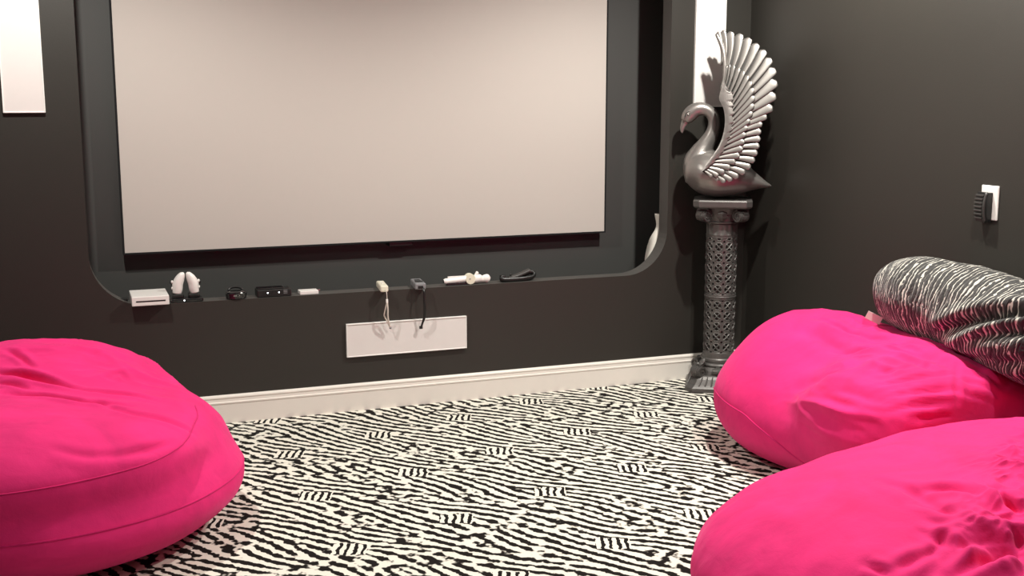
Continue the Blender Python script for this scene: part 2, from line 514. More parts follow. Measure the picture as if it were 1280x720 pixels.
# ------------------------------------------------------------ wall speakers
def grille(name, label, x0, x1, z0, z1):
    t = thing(name, label, 'wall speaker', ((x0 + x1) / 2, YF, z0))
    w2, h = (x1 - x0) / 2, z1 - z0
    f = 0.005
    bm = bmesh.new()
    bm_box(bm, -w2, -w2 + f, -0.016, 0.0, 0, h, 0.0015)
    bm_box(bm, w2 - f, w2, -0.016, 0.0, 0, h, 0.0015)
    bm_box(bm, -w2 + f, w2 - f, -0.016, 0.0, 0, f, 0.0015)
    bm_box(bm, -w2 + f, w2 - f, -0.016, 0.0, h - f, h, 0.0015)
    obj('frame', bm, M_GRILLEF, t)
    bm = bmesh.new(); bm_box(bm, -w2 + f * 0.8, w2 - f * 0.8, -0.013, 0.0, f * 0.8, h - f * 0.8)
    obj('grille_panel', bm, M_GRILLE, t)
    return t
grille('wall_speaker', 'tall white in-wall speaker grille left of the projection screen opening', -0.208, -0.048, 1.377, 2.40)
grille('wall_speaker', 'tall white in-wall speaker grille behind the swan statue in the corner', 2.951, 3.120, 1.385, 2.40)
grille('wall_speaker', 'low horizontal light grey speaker grille in the wall below the ledge', 1.175, 1.755, 0.255, 0.411)

# curled strip seen behind the lower right of the opening, fixed to the rear of the false wall
bm = bmesh.new()
prof = spline([(2.730, 0.575), (2.752, 0.630), (2.776, 0.710), (2.792, 0.780), (2.795, 0.845)], 22)
wd = spline([(0.012, 0), (0.052, 0), (0.056, 0), (0.016, 0), (0.040, 0)], 22)
A = []; B = []
for (x, z), (wv, _) in zip(prof, wd):
    A.append((x + 0.050, YF + PT + 0.001, z)); B.append((x + 0.026, YF + PT + 0.004 + wv, z))
va = [bm.verts.new(p) for p in A]; vb = [bm.verts.new(p) for p in B]
va2 = [bm.verts.new((p[0] + 0.0015, p[1], p[2] - 0.0015)) for p in A]; vb2 = [bm.verts.new((p[0] + 0.0015, p[1], p[2] - 0.0015)) for p in B]
for k in range(21):
    bm.faces.new((va[k], va[k + 1], vb[k + 1], vb[k])); bm.faces.new((va2[k], vb2[k], vb2[k + 1], va2[k + 1]))
    bm.faces.new((vb[k], vb[k + 1], vb2[k + 1], vb2[k])); bm.faces.new((va[k], va2[k], va2[k + 1], va[k + 1]))
bm.faces.new((va[0], vb[0], vb2[0], va2[0])); bm.faces.new((va[-1], va2[-1], vb2[-1], vb[-1]))
tag(obj('paper_strip', bm, M_PAPER, smooth=True), 'curled white strip tucked behind the lower right corner of the wall opening', 'strip')

# ------------------------------------------------------------ pedestal column and swan
PX, PY = 3.02, 5.05
ROT = -math.atan2(3.02, 5.05)
ped = thing('pedestal_column', 'pewter grey pierced pedestal column standing in the room corner', 'pedestal', (PX, PY, 0), ROT)
PH = 0.945
def chamfer_sq(h, c):
    return [(-h + c, -h), (h - c, -h), (h, -h + c), (h, h - c), (h - c, h), (-h + c, h), (-h, h - c), (-h, -h + c)]
def bm_stack(bm, secs):
    rings = [[bm.verts.new((x, y, z)) for x, y in chamfer_sq(h, c)] for h, c, z in secs]
    for i in range(len(rings) - 1):
        for k in range(8):
            bm.faces.new((rings[i][k], rings[i][(k + 1) % 8], rings[i + 1][(k + 1) % 8], rings[i + 1][k]))
    bm.faces.new(rings[0][::-1]); bm.faces.new(rings[-1])
# abacus
bm = bmesh.new()
bm_stack(bm, [(0.128, 0.022, PH - 0.040), (0.136, 0.025, PH - 0.036), (0.140, 0.028, PH - 0.030), (0.141, 0.028, PH - 0.006), (0.138, 0.027, PH)])
obj('abacus', bm, M_PEWTER, ped)
# capital: bell with volutes and a leaf mask on each face
def volute(bm, ang, r0, zc, rad, width, up=1):
    """scroll: cylinder with spiral rim, axis tangential"""
    m = Matrix.Rotation(ang, 4, 'Z')
    pts = []
    turns = 1.6
    for k in range(30):
        s = k / 29
        a = math.pi / 2 * up + turns * 2 * math.pi * s * up
        rr = rad * (1 - 0.72 * s)
        pts.append((r0 + rr * math.cos(a), zc + rr * math.sin(a)))
    th = rad * 0.24
    for i in range(len(pts) - 1):
        (x0, z0), (x1, z1) = pts[i], pts[i + 1]
        for (ya, yb) in ((-width / 2, width / 2),):
            d = Vector((x1 - x0, 0, z1 - z0)); nn = Vector((-d.z, 0, d.x)).normalized() * th / 2
            vs = []
            for y in (ya, yb):
                for (x, z, s) in ((x0, z0, 1), (x1, z1, 1), (x1, z1, -1), (x0, z0, -1)):
                    vs.append(bm.verts.new(m @ Vector((x + nn.x * s, y, z + nn.z * s))))
            a_, b_ = vs[:4], vs[4:]
            bm.faces.new(a_); bm.faces.new(b_[::-1])
            for k in range(4):
                bm.faces.new((a_[k], b_[k], b_[(k + 1) % 4], a_[(k + 1) % 4]))
    # body of the scroll, slightly narrower, with ribs
    n = 16
    for wv, rs in ((width * 0.42, 0.86), (width * 0.30, 0.95), (width * 0.12, 1.0)):
        A = [bm.verts.new(m @ Vector((r0 + rad * rs * math.cos(2 * math.pi * k / n), -wv, zc + rad * rs * math.sin(2 * math.pi * k / n)))) for k in range(n)]
        B = [bm.verts.new(m @ Vector((r0 + rad * rs * math.cos(2 * math.pi * k / n), wv, zc + rad * rs * math.sin(2 * math.pi * k / n)))) for k in range(n)]
        bm.faces.new(A); bm.faces.new(B[::-1])
        for k in range(n):
            bm.faces.new((A[k], B[k], B[(k + 1) % n], A[(k + 1) % n]))
def leaf(bm, ang, r0, zb, zt, wid, n=9):
    m = Matrix.Rotation(ang, 4, 'Z')
    rows = []
    for i in range(n):
        s = i / (n - 1)
        z = zb + (zt - zb) * s
        wv = wid * math.sin(math.pi * (0.12 + 0.80 * s)) * (1 + 0.18 * math.cos(s * 18))
        out = r0 + 0.018 * math.sin(math.pi * s) + 0.012 * s
        rows.append([bm.verts.new(m @ Vector((out - abs(q) * 0.012, q * wv, z))) for q in (-1, -0.5, 0, 0.5, 1)] + [bm.verts.new(m @ Vector((r0 - 0.02, q * wv, z))) for q in (1, -1)])
    for i in range(n - 1):
        for k in range(7):
            bm.faces.new((rows[i][k], rows[i][(k + 1) % 7], rows[i + 1][(k + 1) % 7], rows[i + 1][k]))
    bm.faces.new(rows[0][::-1]); bm.faces.new(rows[-1])
cap_o = None
bm = bmesh.new()
bm_lathe(bm, [(0.070, 0.826), (0.086, 0.828), (0.088, 0.834), (0.080, 0.838), (0.082, 0.850), (0.092, 0.875), (0.112, 0.900), (0.118, PH - 0.038)], 40)
cap_o = obj('capital', bm, M_PEWTER, ped)
for k in range(4):
    bm = bmesh.new(); volute(bm, math.radians(45 + 90 * k), 0.128, 0.868, 0.030, 0.062)
    obj('volute', bm, M_PEWTER, cap_o)
for k in range(4):
    bm = bmesh.new(); leaf(bm, math.radians(90 * k), 0.088, 0.838, 0.905, 0.024)
    obj('leaf_ornament', bm, M_PEWTER, cap_o)
# fluted neck
bm = bmesh.new()
seg = 96
rings = []
for r, z, fl in ((0.074, 0.764, 0), (0.078, 0.768, 0), (0.0775, 0.773, 1), (0.0775, 0.818, 1), (0.078, 0.823, 0), (0.074, 0.829, 0)):
    rings.append([bm.verts.new(((r - fl * 0.0035 * (0.5 + 0.5 * math.cos(16 * 2 * math.pi * k / seg))) * math.cos(2 * math.pi * k / seg), (r - fl * 0.0035 * (0.5 + 0.5 * math.cos(16 * 2 * math.pi * k / seg))) * math.sin(2 * math.pi * k / seg), z)) for k in range(seg)])
for i in range(len(rings) - 1):
    for k in range(seg):
        bm.faces.new((rings[i][k], rings[i][(k + 1) % seg], rings[i + 1][(k + 1) % seg], rings[i + 1][k]))
bm.faces.new(rings[0][::-1]); bm.faces.new(rings[-1])
obj('fluted_neck', bm, M_PEWTER, ped, smooth=True)
# pierced shaft: relief of crosses with deep petal openings
def shaft():
    NU, zs = 9, []
    cols = NU * 28
    z0, z1 = 0.175, 0.766
    rows = 300
    us = np.arange(cols) / cols * NU
    zz = np.linspace(z0, z1, rows)
    U, Z = np.meshgrid(us, zz)
    band = np.abs(Z - 0.462)
    ch = 0.0525
    Zr = np.where(Z > 0.462, Z - 0.476, 0.448 - Z)
    V = Zr / ch
    u = (U - np.floor(U)) * 2 - 1
    v = (V - np.floor(V)) * 2 - 1
    a = np.abs(u); c = np.abs(v)
    rr = np.sqrt(u * u + v * v)
    # openings: four petals beside the cross, dot holes at the cell corners
    diag = np.abs(a - c)
    petal = (diag > 0.20) & (rr < 0.66) & (rr > 0.26) & (np.minimum(a, c) < 0.28)
    corner = np.sqrt((1 - a) ** 2 + (1 - c) ** 2) < 0.20
    pierced = (petal | corner)
    bar = np.clip(1.25 - diag / 0.13, 0, 1) * np.clip((0.80 - rr) / 0.1, 0, 1)
    rim = np.exp(-((rr - 0.80) / 0.07) ** 2)
    plain_zone = (band < 0.014) | (Z > 0.756) | (Z < 0.186)
    R = 0.0745 + 0.0035 * bar + 0.0014 * rim
    R = np.where(pierced, 0.062, R)
    R = np.where(plain_zone, 0.0765, R)
    R = np.where(band < 0.004, 0.0785, R)
    th = U / NU * 2 * math.pi
    P = np.stack([R * np.cos(th), R * np.sin(th), Z], -1).reshape(-1, 3)
    faces = []
    for i in range(rows - 1):
        for k in range(cols):
            j = (k + 1) % cols
            faces.append((i * cols + k, i * cols + j, (i + 1) * cols + j, (i + 1) * cols + k))
    faces.append(tuple(range(cols))[::-1]); faces.append(tuple((rows - 1) * cols + k for k in range(cols)))
    me = bpy.data.meshes.new('pierced_shaft')
    me.from_pydata([tuple(p) for p in P], [], faces)
    return me
link('pierced_shaft', shaft(), M_PEWTER, ped)
# base
bm = bmesh.new()
bm_stack(bm, [(0.158, 0.035, 0.0), (0.158, 0.035, 0.020), (0.152, 0.034, 0.026), (0.143, 0.032, 0.034), (0.128, 0.030, 0.060), (0.118, 0.028, 0.072), (0.112, 0.027, 0.076)])
obj('plinth', bm, M_PEWTER, ped)
bm = bmesh.new()
bm_lathe(bm, [(0.110, 0.070), (0.102, 0.095), (0.090, 0.112), (0.092, 0.116), (0.094, 0.123), (0.090, 0.130), (0.082, 0.133), (0.084, 0.140), (0.083, 0.150), (0.078, 0.156), (0.078, 0.180), (0.074, 0.183)], 48)
foot = obj('base_ring', bm, M_PEWTER, ped)
for k in range(4):
    bm = bmesh.new(); volute(bm, math.radians(45 + 90 * k), 0.138, 0.092, 0.032, 0.060, up=-1)
    m = Matrix.Rotation(math.radians(45 + 90 * k), 4, 'Z')
    bm_tube(bm, [m @ Vector(p) for p in spline([(0.140, 0, 0.122), (0.118, 0, 0.128), (0.104, 0, 0.140), (0.098, 0, 0.155)], 8)], [0.012, 0.010, 0.010, 0.011, 0.013, 0.013, 0.011, 0.006], 8)
    obj('volute', bm, M_PEWTER, foot)
for k in range(4):
    bm = bmesh.new(); leaf(bm, math.radians(90 * k), 0.100, 0.070, 0.118, 0.030)
    obj('leaf_ornament', bm, M_PEWTER, foot)
for k in range(4):   # fluting on the sloping plinth faces
    m = Matrix.Rotation(math.radians(90 * k), 4, 'Z')
    bm = bmesh.new()
    for q in range(-3, 4):
        bm_tube(bm, [m @ Vector((0.146, q * 0.030, 0.032)), m @ Vector((0.132, q * 0.026, 0.060)), m @ Vector((0.120, q * 0.024, 0.072))], [0.0045, 0.0045, 0.002], 6)
    obj('fluting', bm, M_PEWTER, foot)

# swan: local x = right in the view, z up.  s(px,py) converts drawing units to metres
swan = thing('swan_statue', 'silver painted swan statue with raised ribbed wings on the pedestal', 'statue', (PX - 0.010, PY - 0.012, PH), ROT)
def s2(px, py):
    return ((px - 903.0) / 261.0, (250.0 - py) / 261.0)
K = 1 / 261.0
def ev(o):
    dg = bpy.context.evaluated_depsgraph_get()
    return bpy.data.meshes.new_from_object(o.evaluated_get(dg))
bm = bmesh.new()
# trunk from tail tip to breast (px, py, half height, half depth)
trunk = [(964, 233, 0.8, 1.2), (957, 231.5, 4, 7), (945, 227.5, 10, 15), (930, 223, 19, 24), (912, 220, 27, 31), (893, 219, 29.5, 34), (876, 217, 27.5, 31), (865, 215, 23, 24), (857, 215, 15, 17), (854, 215, 8, 9), (852.8, 215, 1.5, 2)]
sm = spline(trunk, 40)
rings = []
for px, py, hh, hd in sm:
    x, z = s2(px, py)
    ring = []
    for k in range(28):
        a = 2 * math.pi * k / 28
        zz = z + max(hh, .5) * K * math.sin(a)
        ring.append(bm.verts.new((x, max(hd, .5) * K * math.cos(a), max(zz, 0.0 + 0.004))))
    rings.append(ring)
for i in range(len(rings) - 1):
    for k in range(28):
        bm.faces.new((rings[i][k], rings[i][(k + 1) % 28], rings[i + 1][(k + 1) % 28], rings[i + 1][k]))
bm.faces.new(rings[0]); bm.faces.new(rings[-1][::-1])
neck = [(878, 222, 24), (872, 205, 20), (874.5, 193, 15), (880, 182, 11), (886.5, 170, 8.8), (889.8, 158, 7.8), (888.5, 147, 7.6), (882, 139.5, 7.8), (873, 136.8, 8.4), (865, 139, 9.2), (859.5, 144, 9.6), (856, 149, 8.4), (854, 153, 6.4)]
ns = spline(neck, 60)
bm_tube(bm, [(s2(a, b)[0], 0, s2(a, b)[1]) for a, b, c in ns], [c * K for a, b, c in ns], 24)
bmesh.ops.recalc_face_normals(bm, faces=bm.faces[:])
me = bpy.data.meshes.new('body_raw'); bm.to_mesh(me); bm.free()
tmp = bpy.data.objects.new('body_raw', me); COL.objects.link(tmp)
md = tmp.modifiers.new('r', 'REMESH'); md.mode = 'VOXEL'; md.voxel_size = 0.004
md = tmp.modifiers.new('s', 'SMOOTH'); md.iterations = 10; md.factor = 0.6
me2 = ev(tmp); bpy.data.objects.remove(tmp)
body = link('body', me2, M_SILVER, swan, smooth=True)
# beak
bm = bmesh.new()
bk = spline([(856.5, 148, 6.0), (853.5, 153.5, 5.0), (851, 159, 3.6), (850, 164, 2.4), (850.3, 167.5, 1.0)], 14)
bm_tube(bm, [(s2(a, b)[0], 0, s2(a, b)[1]) for a, b, c in bk], [c * K for a, b, c in bk], 14, squash=(0.85, 1))
obj('beak', bm, M_SILVER, body, smooth=True)
for sy in (-1, 1):
    bm = bmesh.new()
    x, z = s2(857.5, 144.0)
    m = Matrix.Translation((x, sy * 8.6 * K, z)) @ Matrix.Rotation(math.radians(40), 4, 'Y') @ Matrix.Diagonal((0.0085, 0.005, 0.0045, 1))
    bmesh.ops.create_uvsphere(bm, u_segments=16, v_segments=10, radius=1, matrix=m)
    obj('eye', bm, M_SILVERF, body, smooth=True)
    bm = bmesh.new()
    pts = [(s2(a, b)[0], sy * (9.0) * K, s2(a, b)[1]) for a, b in ((853.8, 147), (854.5, 142.5), (858.0, 139.8), (861.5, 141.0))]
    bm_tube(bm, pts, 0.0012, 6)
    obj('brow_line', bm, M_ANTIQUE, body, smooth=True)

def wing(sy):
    """sy=-1 near wing, +1 far wing"""
    def Yw(px, py):   # depth of the wing sheet
        h = (226 - py) / 186.0
        base = 24 * max(0, 1 - h) ** 1.2 + 13 + 7 * math.sin(math.pi * min(1, max(0, h)))
        curl = 3.0 * ((px - 900) / 60.0) ** 2 * (1 if px > 900 else 0.3)
        return sy * (base + curl * 0.5) * K * (1.0 if sy < 0 else 0.72)
    P3 = lambda px, py, off=0.0: Vector((s2(px, py)[0], Yw(px, py) + sy * off, s2(px, py)[1]))
    outer = [(891, 42.5), (897.5, 40.5), (906.5, 42), (918, 44.5), (929, 49.5), (939, 56.5), (948.5, 64.5), (956, 74.5), (961.3, 87), (963.6, 102), (963, 118), (960, 133), (953.5, 144), (948.5, 153.5), (947.6, 163), (947.2, 172.5), (946.3, 181.5), (944.3, 190.5), (941.3, 199.5), (936.5, 208), (930, 214.8), (922, 220.5), (914.2, 224.6), (906, 226.6), (898, 224.5)]
    inner = [(903, 83.5), (906.5, 82), (911.5, 83), (918, 86), (924, 90), (929.5, 95.5), (933.8, 102.5), (936.4, 111), (937.6, 120.5), (937.3, 130), (935.8, 139.5), (933.3, 148.8), (930.8, 157.5), (929, 166), (927.8, 175), (926.2, 184), (922.8, 193), (918, 201), (912, 208.4), (905, 214.6), (897.5, 219), (890, 220)]
    small = [(904, 108), (907.5, 116), (912, 117.5), (911.5, 127), (913, 136), (913.2, 146), (912.3, 156), (910.6, 165.5), (908, 175), (904.2, 184.5), (899, 193), (893, 200.5), (887, 207)]
    rootc = [(899, 100), (902, 122), (905, 142), (904.5, 160), (900.5, 177), (893, 193), (884, 205), (878.5, 212.5)]
    RC = spline(rootc, 200)
    wg = bpy.data.objects.new('wing', None); 
    # dark backing sheet with thickness
    lead = [(889.5, 45), (894.5, 55), (898.5, 66), (900.5, 80), (900.8, 98), (897.5, 112), (895.5, 124), (901, 136), (903.2, 150), (902, 165), (897.5, 180), (890, 192.5), (882, 204), (876.5, 213.5)]
    trail = [(900, 44), (907, 46.5), (917, 49), (927, 54), (936.5, 61), (945, 69), (952, 79), (957, 90), (959, 103), (958, 118), (955, 131), (948, 143), (943.5, 153), (942.5, 163), (942, 172), (941, 181), (939, 190), (936, 198.5), (931, 206), (925, 212), (917, 217.5), (909, 221.5), (900, 222), (889, 218), (880, 215)]
    NL = 46; NA = 12
    L = spline(lead, NL); T = spline(trail, NL)
    bm = bmesh.new()
    def sheet(off):
        rows = []
        for i in range(NL):
            row = []
            for k in range(NA + 1):
                t_ = k / NA
                p = L[i] * (1 - t_) + T[i] * t_
                row.append(bm.verts.new(P3(p[0], p[1], off)))
            rows.append(row)
        for i in range(NL - 1):
            for k in range(NA):
                bm.faces.new((rows[i][k], rows[i][k + 1], rows[i + 1][k + 1], rows[i + 1][k]))
        return rows
    a = sheet(-0.005); b = sheet(0.004)
    for i in range(NL - 1):
        for k in (0, NA):
            bm.faces.new((a[i][k], a[i + 1][k], b[i + 1][k], b[i][k]))
    for i in (0, NL - 1):
        for k in range(NA):
            bm.faces.new((a[i][k], b[i][k], b[i][k + 1], a[i][k + 1]))
    wo = obj('wing', bm, M_ANTIQUE, swan, smooth=True)
    # feathers
    def feathers(tips, s0, s1, off, wmul, rise, rootback, name, mat):
        bm = bmesh.new()
        n = len(tips)
        for i, tp in enumerate(tips):
            s = s0 + (s1 - s0) * i / (n - 1)
            rt = RC[int(s * 199)]
            tp = np.array(tp, float)
            # spacing to neighbours sets the width
            q0 = np.array(tips[max(0, i - 1)], float); q1 = np.array(tips[min(n - 1, i + 1)], float)
            w = np.linalg.norm(q1 - q0) / (2 if 0 < i < n - 1 else 1)
            d = tp - rt; Ln = np.linalg.norm(d)
            start = rt + d * rootback
            ctrl = (start + tp) / 2 + np.array([d[1], -d[0]]) / Ln * Ln * rise(i / (n - 1))
            NS = 20
            rows = []
            for k in range(NS):
                u = (k / (NS - 1)) ** 0.8
                c = start * (1 - u) ** 2 + 2 * ctrl * u * (1 - u) + tp * u * u
                tg = 2 * (ctrl - start) * (1 - u) + 2 * (tp - ctrl) * u
                tg = tg / (np.linalg.norm(tg) + 1e-9)
                nr = np.array([-tg[1], tg[0]])
                wid = w * wmul * (0.26 + 0.74 * min(1, u * 1.1)) * 0.5
                ue = 1 - w * 0.45 / max(Ln, 1)
                if u > ue: wid *= math.sqrt(max(0.0, 1 - ((u - ue) / (1 - ue)) ** 2)) * 0.85 + 0.15
                row = []
                for q in (-1, -0.8, -0.4, 0, 0.4, 0.8, 1):
                    pp = c + nr * wid * q
                    h = off + 0.0028 * (1 - abs(q) ** 4.0) + 0.0025 * q - 0.002 * max(0, (u - 0.9) / 0.1)
                    row.append(bm.verts.new(P3(pp[0], pp[1], h)))
                for q in (1, -1):
                    pp = c + nr * wid * q
                    row.append(bm.verts.new(P3(pp[0], pp[1], off - 0.006)))
                rows.append(row)
            m_ = len(rows[0])
            for k in range(NS - 1):
                for g in range(m_):
                    bm.faces.new((rows[k][g], rows[k][(g + 1) % m_], rows[k + 1][(g + 1) % m_], rows[k + 1][g]))
            bm.faces.new(rows[0]); bm.faces.new(rows[-1][::-1])
        o = obj(name, bm, mat, wo, smooth=True)
        return o
    feathers(outer, 0.0, 0.97, 0.006, 0.85, lambda t: -0.10 + 0.22 * t if t < 0.6 else 0.05, 0.30, 'flight_feathers', M_SILVERF)
    feathers(inner, 0.05, 0.98, 0.013, 0.85, lambda t: -0.08 + 0.16 * t, 0.05, 'covert_feathers', M_SILVERF)
    # smooth shoulder with toothed edge
    bm = bmesh.new()
    sh_l = spline(lead[4:], 60)
    sm_r = []
    sp = spline(small, 60)
    for i in range(60):
        ph = (i / 59 * 12.5) % 1.0
        ext = 3.6 * ph
        sm_r.append(np.array(sp[i]) + np.array([ext * 0.9 - 2.0, -ext * 0.25]))
    def sh(off, dome):
        rows = []
        for i in range(60):
            row = []
            for k in range(7):
                t_ = k / 6
                p = np.array(sh_l[i]) * (1 - t_) + sm_r[i] * t_
                row.append(bm.verts.new(P3(p[0], p[1], off + dome * math.sin(math.pi * min(1, 0.15 + t_ * 0.75)))))
            rows.append(row)
        for i in range(59):
            for k in range(6):
                bm.faces.new((rows[i][k], rows[i][k + 1], rows[i + 1][k + 1], rows[i + 1][k]))
        return rows
    a = sh(0.0, 0.0); b = sh(0.018, 0.006)
    for i in range(59):
        for k in (0, 6):
            bm.faces.new((a[i][k], a[i + 1][k], b[i + 1][k], b[i][k]))
    for i in (0, 59):
        for k in range(6):
            bm.faces.new((a[i][k], b[i][k], b[i][k + 1], a[i][k + 1]))
    obj('wing_shoulder', bm, M_SILVER, wo)
    # rolled leading edge
    bm = bmesh.new()
    le = spline(lead[:6], 24)
    bm_tube(bm, [P3(p[0] + 0.5, p[1], 0.002) for p in le], [0.008 + 0.004 * math.sin(math.pi * k / 23) for k in range(24)], 10)
    obj('leading_edge', bm, M_SILVER, wo, smooth=True)
    return wo
wing(-1); wing(1)

# ------------------------------------------------------------ bean bags
def sm_min(a, b, k):
    h = np.clip(0.5 + 0.5 * (b - a) / k, 0, 1)
    return b * (1 - h) + a * h - k * h * (1 - h)
def sm_max(a, b, k): return -sm_min(-a, -b, k)
def ell(p, L):
    cx, cy, cz, rx, ry, rz = L[:6]
    rot = math.radians(L[6]) if len(L) > 6 else 0
    tilt = math.radians(L[7]) if len(L) > 7 else 0     # about local x
    q = p - np.array([cx, cy, cz])
    c, s = math.cos(rot), math.sin(rot)
    x = q[:, 0] * c + q[:, 1] * s; y = -q[:, 0] * s + q[:, 1] * c; z = q[:, 2]
    c, s = math.cos(tilt), math.sin(tilt)
    y, z = y * c + z * s, -y * s + z * c
    r = np.sqrt((x / rx) ** 2 + (y / ry) ** 2 + (z / rz) ** 2)
    g = np.sqrt((x / rx ** 2) ** 2 + (y / ry ** 2) ** 2 + (z / rz ** 2) ** 2) + 1e-9
    return r * (r - 1) / g

def bag_mesh(name, centre, lobes, k=0.10, dents=(), wrinkle=None, limits=(), nu=420, nv=240, folds=()):
    """soft sack: smooth union of lobes, flattened on the floor, found by bisection from its centre"""
    c0 = np.array(centre, float)
    U, V = np.meshgrid(np.arange(nu) / nu * 2 * np.pi, (np.arange(nv) + 0.5) / nv * np.pi)
    D = np.stack([np.sin(V) * np.cos(U), np.sin(V) * np.sin(U), np.cos(V)], -1).reshape(-1, 3)
    def sdf(p):
        d = ell(p, lobes[0])
        for L in lobes[1:]: d = sm_min(d, ell(p, L), k)
        for L in dents: d = sm_max(d, -ell(p, L[:-1]), L[-1])
        d = sm_max(d, 0.004 - p[:, 2], 0.05)
        for (nx, ny, dd) in limits: d = sm_max(d, p[:, 0] * nx + p[:, 1] * ny - dd, 0.05)
        return d
    lo = np.zeros(len(D)); hi = np.full(len(D), 0.02)
    act = np.ones(len(D), bool)
    for _ in range(90):          # march outward to the first crossing
        p = c0 + D * hi[:, None]
        d = sdf(p)
        stop = act & (d > 0)
        act = act & ~stop
        lo = np.where(act, hi, lo)
        hi = np.where(act, hi + 0.015, hi)
        if not act.any(): break
    for _ in range(14):
        mid = (lo + hi) / 2
        d = sdf(c0 + D * mid[:, None])
        lo = np.where(d < 0, mid, lo); hi = np.where(d < 0, hi, mid)
    P = c0 + D * hi[:, None]
    e = 0.004
    G = np.stack([sdf(P + np.array(v) * e) - sdf(P - np.array(v) * e) for v in ((1, 0, 0), (0, 1, 0), (0, 0, 1))], -1)
    G /= np.linalg.norm(G, axis=1, keepdims=True) + 1e-9
    disp = np.zeros(len(P))
    if wrinkle is not None: disp = disp + wrinkle(P, G)
    for pts, wd, dp in folds:    # creases along 3-D polylines
        q = np.array(spline(pts, 24))
        jit = 0.010 * vnoise(P * 9)
        dist = np.full(len(P), 9.0)
        tt = np.zeros(len(P))
        for a_ in range(len(q) - 1):
            ab = q[a_ + 1] - q[a_]
            t_ = np.clip(((P - q[a_]) @ ab) / (ab @ ab), 0, 1)
            dd_ = np.linalg.norm(P - q[a_] - t_[:, None] * ab, axis=1)
            m = dd_ < dist
            dist = np.where(m, dd_, dist); tt = np.where(m, (a_ + t_) / (len(q) - 1), tt)
        dist = np.abs(dist + jit)
        fade = np.sin(np.pi * np.clip(tt, 0.02, 0.98)) ** 0.6
        disp += -dp * fade * np.exp(-(dist / wd) ** 2) + 0.45 * dp * fade * np.exp(-((dist - 2.2 * wd) / (1.3 * wd)) ** 2)
    fade = np.clip((P[:, 2] - 0.01) / 0.06, 0, 1)
    P = P + G * (disp * fade)[:, None]
    P[:, 2] = np.maximum(P[:, 2], 0.003)
    for (nx, ny, dd) in limits:
        ov = P[:, 0] * nx + P[:, 1] * ny - dd
        P[:, 0] -= np.maximum(ov, 0) * nx; P[:, 1] -= np.maximum(ov, 0) * ny
    faces = []
    idx = np.arange(nu * nv).reshape(nv, nu)
    a = idx[:-1, :]; b = np.roll(idx, -1, 1)[:-1, :]; c = np.roll(idx, -1, 1)[1:, :]; d = idx[1:, :]
    faces = np.stack([a, d, c, b], -1).reshape(-1, 4).tolist()
    faces.append(list(idx[0])); faces.append(list(idx[-1][::-1]))
    me = bpy.data.meshes.new(name)
    me.from_pydata((P - c0 * np.array([1, 1, 0])).tolist(), [], faces)
    grid = (P - c0 * np.array([1, 1, 0])).reshape(nv, nu, 3)
    return me, grid

def seam_line(grid, azs, zfun, centre_z):
    """points of the bag surface where azimuth column k meets height zfun(azimuth)"""
    nv, nu, _ = grid.shape
    out = []
    for az in azs:
        k = int(round(az / 360 * nu)) % nu
        col = grid[:, k]
        zt = zfun(az)
        # walk from the bottom up to the first crossing
        hit = None
        for i in range(nv - 1, 0, -1):
            z0, z1 = col[i][2], col[i - 1][2]
            if z0 <= zt < z1:
                t_ = (zt - z0) / (z1 - z0 + 1e-9)
                hit = col[i] * (1 - t_) + col[i - 1] * t_; break
        if hit is None: hit = col[np.argmax(col[:, 2])]
        out.append(Vector(hit))
    # smooth
    for _ in range(3):
        out = [out[0]] + [(out[i - 1] + out[i] * 2 + out[i + 1]) / 4 for i in range(1, len(out) - 1)] + [out[-1]]
    return out

def interp(tab):
    xs = [a for a, b in tab]; ys = [b for a, b in tab]
    return lambda v: float(np.interp(v, xs, ys))

# crease lines on the three bags: (points, width, depth)
#FOLDS
FOLDS1 = [
    ([(-0.227, 4.291, 0.599), (-0.169, 4.232, 0.582), (-0.126, 4.152, 0.557)], 0.010, 0.014),
    ([(-0.259, 4.161, 0.55), (-0.18, 4.129, 0.545), (-0.083, 4.07, 0.523), (0.042, 3.993, 0.501)], 0.011, 0.024),
    ([(-0.241, 4.104, 0.527), (-0.192, 4.074, 0.524), (-0.137, 4.029, 0.514)], 0.008, 0.012),
    ([(-0.215, 4.019, 0.51), (-0.096, 3.964, 0.502), (0.023, 3.887, 0.492), (0.166, 3.876, 0.468)], 0.010, 0.018),
    ([(0.025, 4.001, 0.503), (0.098, 3.985, 0.492), (0.172, 3.982, 0.478), (0.258, 3.957, 0.452)], 0.009, 0.011),
    ([(0.112, 4.117, 0.512), (0.145, 4.154, 0.517), (0.168, 4.118, 0.493)], 0.010, 0.012),
    ([(0.035, 3.908, 0.493), (0.15, 3.815, 0.467), (0.282, 3.809, 0.421), (0.343, 3.811, 0.382)], 0.012, 0.010),
    ([(0.088, 3.555, 0.402), (0.194, 3.612, 0.398), (0.269, 3.679, 0.393)], 0.012, 0.010),
    ([(0.133, 4.264, 0.551), (0.161, 4.209, 0.532), (0.186, 4.189, 0.517)], 0.009, 0.008),
    ([(-0.085, 3.578, 0.443), (0.022, 3.549, 0.416), (0.134, 3.576, 0.4)], 0.014, 0.007),]
